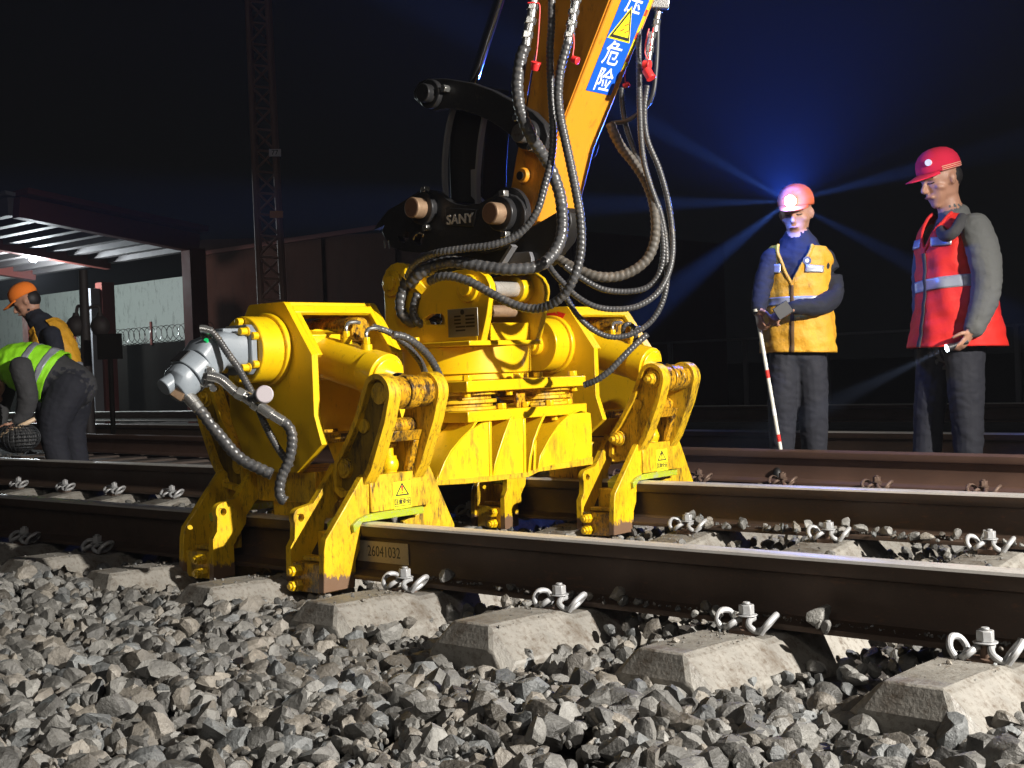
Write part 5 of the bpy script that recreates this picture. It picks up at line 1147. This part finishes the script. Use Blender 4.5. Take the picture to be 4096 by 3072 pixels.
# ---- man in the red vest (profile, facing left, looking down, torch in his hand)
def man_red():
    D = 6.80
    A = lambda x, y, dd=0.0: on(x, y, D=D + dd)
    root = thing('person', A(2060, 1030) * [1, 1, 0] + [0, 0, GRD], 'standing man in red reflective vest, grey sleeves and magenta cap, holding a torch', 'person')
    face = -RH * .93 - FH * .37; side = np.cross(face, UPV)   # side: his right
    hc = A(2030, 390, -.02); hf = face + np.array([0, 0, -.24])
    hch, P, s_, f, u = head(hc, hf, UPV, 1.14)
    sL = A(2112, 508, -.16); sR = A(2012, 505, .16); chest = A(2056, 560); 
    pel = A(2058, 745)
    ch = hch + [(SKIN, [(A(2044, 425), .058, .066), (A(2052, 450), .058, .066)], side),
        (GREYJ, [(pel, .155, .12), (A(2055, 680), .165, .135), (A(2053, 600), .175, .14), (A(2056, 530), .185, .13), (A(2058, 493), .12, .09)], side),
        (GREYJ, [(A(2062, 480), .088, .095), (A(2060, 470), .080, .090)], side),
        (GREYJ, [(A(2105, 492, -.17), .078, .090), (A(2124, 540, -.23), .074, .090), (A(2134, 600, -.26), .068, .082), (A(2126, 655, -.28), .062, .072), (A(2106, 708, -.29), .050, .056)], side),
        (GREYJ, [(sR, .06, .066), (A(1992, 580, .24), .052, .055), (A(1992, 640, .24), .05, .05), (A(1988, 700, .2), .045, .045)], side),
        (TROU, [(A(2082, 748, -.09), .10, .115), (A(2088, 860, -.10), .085, .095), (A(2092, 950, -.10), .075, .082), (A(2094, 1030, -.10), .065, .07)], side),
        (TROU, [(A(2028, 748, .09), .10, .11), (A(2010, 860, .10), .085, .09), (A(2004, 950, .10), .072, .08), (A(2002, 1026, .1), .065, .07)], side),
        (SHOE, [(A(2098, 1046, -.08), .045, .04), (A(2060, 1048, -.14), .045, .03)], UPV), (SHOE, [(A(2006, 1042, .12), .045, .04), (A(1970, 1044, .07), .045, .03)], UPV)]
    ch += hand(A(2101, 716, -.29), np.array([0, 0, -.75]) - RH * .62, RH * .8 - FH * .3 + np.array([0, 0, .4]), 1, .175, 1.0)
    body('body', ch, root)
    features(P, s_, f, u, 1.0, root)
    # short hair under the cap
    MB().ball(P(0, -.040, .012), 1, 20, (.084, .084, .078)).build('hair', HAIR, root)
    cp_ = cap_hat(P, s_, f, u, 1.06, CAPR, root, .085)
    for k in range(3):
        MB().tube([P(cos(a) * .0905, -.008 + sin(a) * .1075, .0455 + k * .008) for a in np.linspace(pi * .85, pi * 2.15, 30)], .0018, n=6, step=.01).build('cap_stripe', CREAM, cp_)
    e_ = P(-.046, .078, .092); g_ = P(-.052, .086, .094); MB().cyl(e_, g_, .017, n=18).build('cap_badge', WHT, cp_)
    rings = [(A(2068, 750, -.01), .25, .250), (A(2067, 700, -.01), .235, .225), (A(2063, 640, -.01), .21, .195), (A(2058, 575), .20, .180), (A(2056, 525), .20, .170), (A(2060, 490), .165, .140), (A(2064, 468), .12, .11)]
    fr = lambda th: math.atan2(sin(th - FT), cos(th - FT))
    # find the angle that points along the face direction
    def front_angle(rings, side):
        t = np.array(rings[2][0]) - np.array(rings[0][0]); t = t / np.linalg.norm(t); a = np.array(side) - t * (np.array(side) @ t); a /= np.linalg.norm(a); b = np.cross(t, a); return math.atan2(face @ b, face @ a)
    FT = front_angle(rings, side)
    def drop(th, u):
        return u > .70 and abs(fr(th)) < (u - .70) * 2.2
    v = shell('vest', rings, side, VRED, root, drop, wr=.0065, seed=3, trim=(FT, .70, 2.2))
    shell('reflective_strip', rings, side, REFL, v, None, wr=.0065, seed=3, off=.004, t0=.42, t1=.50, thick=.003)
    for lo_, hi_ in ((-.95, -.25), (.25, .8)): shell('pocket_strip', rings, side, REFL, v, lambda th, u: not (lo_ < fr(th) < hi_), wr=.0065, seed=3, off=.006, t0=.73, t1=.79, thick=.003)
    shell('zip', rings, side, DGREY, v, lambda th, u: abs(fr(th)) > .035, wr=.0065, seed=3, off=.003, t0=0, t1=.7, thick=.002)
    # arm of the sleeve over the vest is part of the body; hood collar
    MB().tube([A(2030, 492, -.06), A(2042, 510, -.20), A(2062, 500, -.24), A(2080, 470, -.18)], .030, n=12).build('hood', DGREY, root)
    # torch
    t = thing('torch', A(2060, 742, -.27), 'black hand torch with a glowing lens held low by the man in red', 'torch')
    a0, a1 = A(2090, 737, -.30), A(2046, 752, -.30); v = (a1 - a0) / np.linalg.norm(a1 - a0)
    MB().cyl(a0, a1, .013, n=18).cyl(a1 - v * .03, a1, .016, .021, n=20).build('torch_body', RUB, t)
    MB().cyl(a1 + v * .001, a1 + v * .005, .017, n=20).build('lens', mat('torch_lens', (1, 1, 1), .2, emit=(.8, .9, 1.0), estr=60), t)
    return a1 + v * .03, v
tp_, tv_ = man_red()
# ---- man with head lamp, stick and phone
def man_lamp():
    D = 7.0
    A = lambda x, y, dd=0.0: on(x, y, D=D + dd)
    root = thing('person', A(1725, 1010) * [1, 1, 0] + [0, 0, GRD], 'young man in yellow vest and navy jacket wearing a lit head lamp, looking down', 'person')
    face = -FH * .92 - RH * .40; side = np.cross(face, UPV)
    hc = A(1720, 462, -.02); hf = face + np.array([0, 0, -.16])
    hch, P, s_, f, u = head(hc, hf, UPV, 1.06)
    ch = hch + [(SKIN, [(A(1722, 500), .050, .052), (A(1723, 512, .01), .052, .054)], side),
        (NAVY, [(A(1722, 760), .155, .115), (A(1722, 690), .16, .125), (A(1722, 620), .17, .13), (A(1724, 560), .185, .12), (A(1724, 530), .11, .085)], side),
        (NAVY, [(A(1724, 528), .085, .085), (A(1724, 518), .082, .086)], side),
        (NAVY, [(A(1778, 560, -.02), .064, .068), (A(1795, 600, -.02), .060, .062), (A(1797, 640, -.08), .058, .058), (A(1768, 662, -.19), .052, .052), (A(1732, 663, -.24), .046, .044), (A(1712, 664, -.25), .042, .040)], UPV + side * .3),
        (NAVY, [(A(1667, 560, -.02), .06, .064), (A(1650, 610, -.05), .055, .058), (A(1642, 645, -.10), .048, .05), (A(1638, 668, -.15), .040, .042)], side),
        (TROU, [(A(1748, 760, .0), .092, .11), (A(1755, 850, -.02), .082, .09), (A(1758, 930, 0), .074, .08), (A(1760, 1005, .02), .062, .066)], side),
        (TROU, [(A(1697, 760, .0), .092, .11), (A(1692, 850, -.02), .08, .09), (A(1690, 930, 0), .072, .078), (A(1690, 1002, .02), .062, .066)], side),
        (SHOE, [(A(1760, 1016, .03), .045, .035), (A(1750, 1030, -.10), .045, .028)], UPV), (SHOE, [(A(1690, 1014, .03), .045, .035), (A(1680, 1028, -.10), .045, .028)], UPV)]
    ch += hand(A(1709, 665, -.255), -RH * .85 - UPV * .45 - FH * .1, UPV * .55 - RH * .5 - FH * .5, 1, .17, 1.15)
    ch += hand(A(1638, 671, -.15), -UPV * .75 - FH * .45, -RH * .9 - FH * .2, -1, .165, 1.5)
    body('body', ch, root)
    features(P, s_, f, u, .98, root)
    MB().ball(P(0, -.038, .014), 1, 20, (.078, .078, .072)).build('hair', HAIR, root)
    cap_hat(P, s_, f, u, 1.04, CAPO, root, .07)
    lampc = P(0, .112, .072); l = subpart('head_lamp', lampc, root)
    MB().cyl(lampc - f * .012, lampc + f * .014, .022, .026, n=24).build('lamp_case', RUB, l, bevel=.002)
    MB().ball(lampc + f * .020, .030, 18).build('lamp_lens', mat('headlamp_lens', (1, 1, 1), .2, emit=(.86, .92, 1.0), estr=40), l)
    rings = [(A(1724, 762), .205, .155), (A(1724, 700), .195, .155), (A(1723, 640), .182, .152), (A(1722, 590), .180, .148), (A(1724, 555), .185, .140), (A(1725, 533), .15, .115)]
    t = np.array(rings[2][0]) - np.array(rings[0][0]); t /= np.linalg.norm(t); a = side - t * (side @ t); a /= np.linalg.norm(a); FT = math.atan2(face @ np.cross(t, a), face @ a)
    fr = lambda th: math.atan2(sin(th - FT), cos(th - FT))
    v = shell('vest', rings, side, VYEL, root, lambda th, u: u > .62 and abs(fr(th)) < (u - .62) * 1.7, wr=.0055, seed=8, trim=(FT, .62, 1.7))
    shell('reflective_strip', rings, side, REFL, v, None, wr=.0055, seed=8, off=.004, t0=.44, t1=.52, thick=.003)
    for lo_, hi_ in ((-.95, -.35), (.40, .95)): shell('pocket_strip', rings, side, REFL, v, lambda th, u: not (lo_ < fr(th) < hi_), wr=.0055, seed=8, off=.006, t0=.735, t1=.80, thick=.003)
    shell('placket', rings, side, mat('dark_seam', (.10, .05, .01), .8), v, lambda th, u: abs(fr(th)) > .03, wr=.0055, seed=8, off=.003, t0=0, t1=.62, thick=.002)
    bd_ = A(1743, 563, -.155); MB().cyl(bd_, bd_ - FW * .006, .022, n=24).build('round_badge', mat('badge_navy', (.02, .04, .12), .5), v)
    b = MB(); b.cyl(bd_ - FW * .0065, bd_ - FW * .008, .010, n=14); b.build('badge_mark', WHT, v)
    ph = thing('mobile_phone', A(1690, 672, -.30), 'black mobile phone in the left hand of the head lamp man', 'phone')
    q0, q1 = A(1676, 680, -.315), A(1706, 660, -.315); MB().obox(q0, q1, .012, .07, up=tuple(UPV - RH * .2)).build('phone_body', RUB, ph, bevel=.003)
    st = thing('marking_stick', A(1690, 1010, -.1) * [1, 1, 0] + [0, 0, GRD], 'white measuring stick with red bands held upright by the head lamp man', 'stick')
    s0, s1 = A(1634, 671, -.165), A(1694, 1015, -.10); v2 = s1 - s0
    MB().cyl(s0 - v2 * .005, s1, .0105, n=16).cyl(s0 - v2 * .012, s0 + v2 * .004, .018, n=16).build('shaft', mat('cream_stick', (.72, .70, .60), .5), st)
    for a_, c_ in ((.37, .42), (.775, .82)): MB().cyl(s0 + v2 * a_, s0 + v2 * c_, .0112, n=16).build('red_band', INKR, st)
    MB().cyl(s0 + v2 * .615, s0 + v2 * .655, .0112, n=16).build('white_band', WHT, st)
    return lampc + f * .058, f
lp_, lf_ = man_lamp()
# ---- bent worker in lime vest
def man_bent():
    D = 8.75
    A = lambda x, y, dd=0.0: on(x, y, D=D + dd)
    root = thing('person', A(140, 1010) * [1, 1, 0] + [0, 0, GRD], 'worker in lime vest and dark grey clothes bent over at the left edge', 'person')
    face = -RH * .95 - FH * .3; side = np.cross(face, UPV)
    bdir = A(20, 775) - A(150, 830)
    hch, P, s_, f, u = head(A(-25, 835, -.05), face * .5 - UPV, face + UPV * .3, 1.0)
    sL = A(45, 792, -.27)
    ch = hch + [(DGREY, [(A(-5, 810, 0), .07, .07), (A(10, 800), .08, .08)], side),
        (DGREY, [(A(160, 835), .15, .15), (A(110, 812), .165, .165), (A(60, 795), .18, .16), (A(22, 790), .15, .13), (A(5, 795), .09, .09)], side),
        (DGREY, [(sL, .072, .075), (A(60, 850, -.29), .066, .07), (A(52, 893, -.27), .052, .055), (A(40, 908, -.28), .042, .044)], side),
        (DGREY, [(A(20, 805, .2), .07, .07), (A(10, 870, .2), .05, .05), (A(0, 915, .15), .04, .04)], side),
        (TROU, [(A(150, 838, -.08), .12, .135), (A(120, 905, -.12), .095, .11), (A(118, 955, -.12), .075, .085), (A(135, 1008, -.1), .062, .068)], side),
        (TROU, [(A(160, 845, .08), .12, .13), (A(155, 910, .12), .095, .105), (A(160, 955, .12), .075, .08), (A(172, 1008, .1), .062, .068)], side),
        (SHOE, [(A(140, 1012, -.1), .045, .035), (A(112, 1016, -.12), .045, .028)], UPV), (SHOE, [(A(176, 1012, .1), .045, .035), (A(150, 1016, .1), .045, .028)], UPV)]
    ch += hand(A(38, 911, -.28), -RH * .6 - UPV * .7, RH * .5 - UPV * .3 - FH * .3, 1, .185, .8)
    body('body', ch, root, voxel=.009)
    MB().ball(P(0, -.02, .01), 1, 18, (.082, .09, .085)).build('hair', HAIR, root)
    rings = [(A(122, 818), .205, .19), (A(95, 806), .205, .185), (A(60, 795), .205, .175), (A(28, 790), .19, .15), (A(8, 792), .14, .11)]
    v = shell('vest', rings, side, VLIM, root, None, wr=.0055, seed=5)
    for a_, c_ in ((.12, .22), (.42, .52)): shell('reflective_strip', rings, side, REFL, v, None, wr=.0055, seed=5, off=.005, t0=a_, t1=c_, thick=.003)
    # near sleeve shoulder stays visible over the vest
    bag = thing('mesh_bag', A(35, 945, -.3), 'dark mesh bag with a pale rim held by the bent worker', 'bag')
    b = MB(); 
    o = MB().ball(A(38, 945, -.26), 1, 28, (.20, .12, .10)).build('net', mat('net_black', (.03, .032, .035), .6), bag, smooth=0)
    w_ = o.modifiers.new('net', 'WIREFRAME'); w_.thickness = .006
    MB().ball(A(38, 947, -.26), 1, 20, (.18, .10, .085)).build('net_contents', mat('dusty_fill', (.10, .10, .10), .9), bag)
    MB().tube([A(-5, 945, -.30), A(20, 932, -.33), A(55, 915, -.33), A(75, 905, -.30)], .014, n=8).build('rim', CREAM, bag)
man_bent()
# ---- worker in orange helmet behind
def man_helmet():
    D = 9.7
    A = lambda x, y, dd=0.0: on(x, y, D=D + dd)
    root = thing('person', A(110, 1000) * [1, 1, 0] + [0, 0, GRD], 'worker in orange cap, navy jacket and yellow vest behind the bent worker', 'person')
    face = -RH * .96 - FH * .2; side = np.cross(face, UPV)
    hch, P, s_, f, u = head(A(56, 653, -.0), face - UPV * .50, UPV, 1.0)
    ch = hch + [(SKIN, [(A(72, 678), .052, .055), (A(80, 695), .06, .06)], side),
        (NAVY, [(A(128, 800), .15, .14), (A(118, 760), .165, .14), (A(103, 720), .17, .13), (A(88, 698), .11, .09)], side),
        (NAVY, [(A(80, 694), .075, .075), (A(74, 682), .065, .07)], side),
        (NAVY, [(A(112, 722, -.18), .066, .07), (A(120, 765, -.22), .058, .06), (A(105, 800, -.24), .05, .052), (A(80, 825, -.25), .042, .042)], side),
        (NAVY, [(A(90, 720, .18), .06, .06), (A(80, 770, .2), .05, .05), (A(60, 800, .2), .042, .042)], side),
        (TROU, [(A(132, 805, -.09), .11, .12), (A(105, 880, -.1), .09, .1), (A(120, 990, -.1), .065, .07)], side), (TROU, [(A(132, 805, .09), .11, .12), (A(110, 880, .1), .09, .1), (A(125, 990, .1), .065, .07)], side)]
    ch += hand(A(78, 828, -.25), -RH * .8 - UPV * .5, UPV, 1, .18, .9)
    body('body', ch, root, voxel=.009); features(P, s_, f, u, 1.0, root)
    MB().ball(P(0, -.040, .006), 1, 18, (.076, .074, .074)).build('hair', HAIR, root)
    h = cap_hat(P, s_, f, u, 1.0, HELO, root, .075, 'cap'); h.scale = (1, 1, 1)
    MB().tube([P(0, .06, .115), P(0, .0, .130), P(0, -.05, .12), P(0, -.09, .085)], .012, n=10).build('lamp_strap', mat('yellow_strap', (.8, .6, .1), .5), h)
    rings = [(A(130, 805), .175, .165), (A(121, 765), .185, .165), (A(108, 728), .19, .155), (A(94, 703), .15, .12)]
    t = np.array(rings[2][0]) - np.array(rings[0][0]); t /= np.linalg.norm(t); a = side - t * (side @ t); a /= np.linalg.norm(a); FT = math.atan2(face @ np.cross(t, a), face @ a)
    fr = lambda th: math.atan2(sin(th - FT), cos(th - FT))
    v = shell('vest', rings, side, VYEL, root, lambda th, u: abs(abs(fr(th)) - 1.55) < .42 and u > .1, wr=.006, seed=9)
    shell('reflective_strip', rings, side, REFL, v, None, wr=.006, seed=9, off=.005, t0=.02, t1=.12, thick=.003)
man_helmet()

# ================================================================== LAMP LIGHT, ADDED GLARE AND MIST
def lspot(name, p, aim, e, ang, col, blend=.6, size=.01):
    o = lamp(name, 'SPOT', p, np.array(p) + np.array(aim), e, col, size, ang, blend); return o
gv = lf_ * .30 + UPV
lspot('glare_halo', np.array(lp_) + lf_ * .02, gv, 2500, 166, (0.03, 0.13, 1.0), 1.0, .02)  # added upward light imitating the blue glare around the head lamp
lamp('glare_halo_spill', 'POINT', np.array(lp_) + lf_ * .06, None, 24, (0.05, 0.16, 1.0), .03)  # weak added light that carries the glare halo round the lamp
lamp_px = (1700, 418)
for (bx, by), e_, an_, D_ in (((1440, 640), 26000, 13, 7.4), ((1400, 440), 26000, 9, 7.0), ((1480, 310), 24000, 10, 6.95), ((1980, 366), 30000, 9, 6.86), ((2200, 180), 12000, 3, 6.86), ((1850, 510), 14000, 9, 6.62)):
    lspot('lamp_beam_flare_ray', lp_, on(bx, by, D=D_) - np.array(lp_), e_, an_, (0.10, 0.26, 1.0), .9)  # first is the lamp's beam, the others are added to imitate flare rays
lspot('torch_beam', tp_, on(1800, 872, D=6.55) - on(2046, 752, D=6.5), 6000, 12, (0.55, 0.7, 1.0), .9)
hz = MB().box((-48, -14, -1.4), (9, 19, 11)).build('haze', None, smooth=0, kind='stuff')
hm = bpy.data.materials.new('haze_air'); hm.use_nodes = True; hn = hm.node_tree.nodes; hn.remove(hn['Principled BSDF'])
pv = hn.new('ShaderNodeVolumePrincipled'); pv.inputs['Color'].default_value = (.85, .88, 1, 1); pv.inputs['Density'].default_value = .0009; pv.inputs['Anisotropy'].default_value = 0
hm.node_tree.links.new(pv.outputs[0], hn['Material Output'].inputs['Volume'])
hz.data.materials.clear(); hz.data.materials.append(hm)
S.cycles.volume_bounces = 0
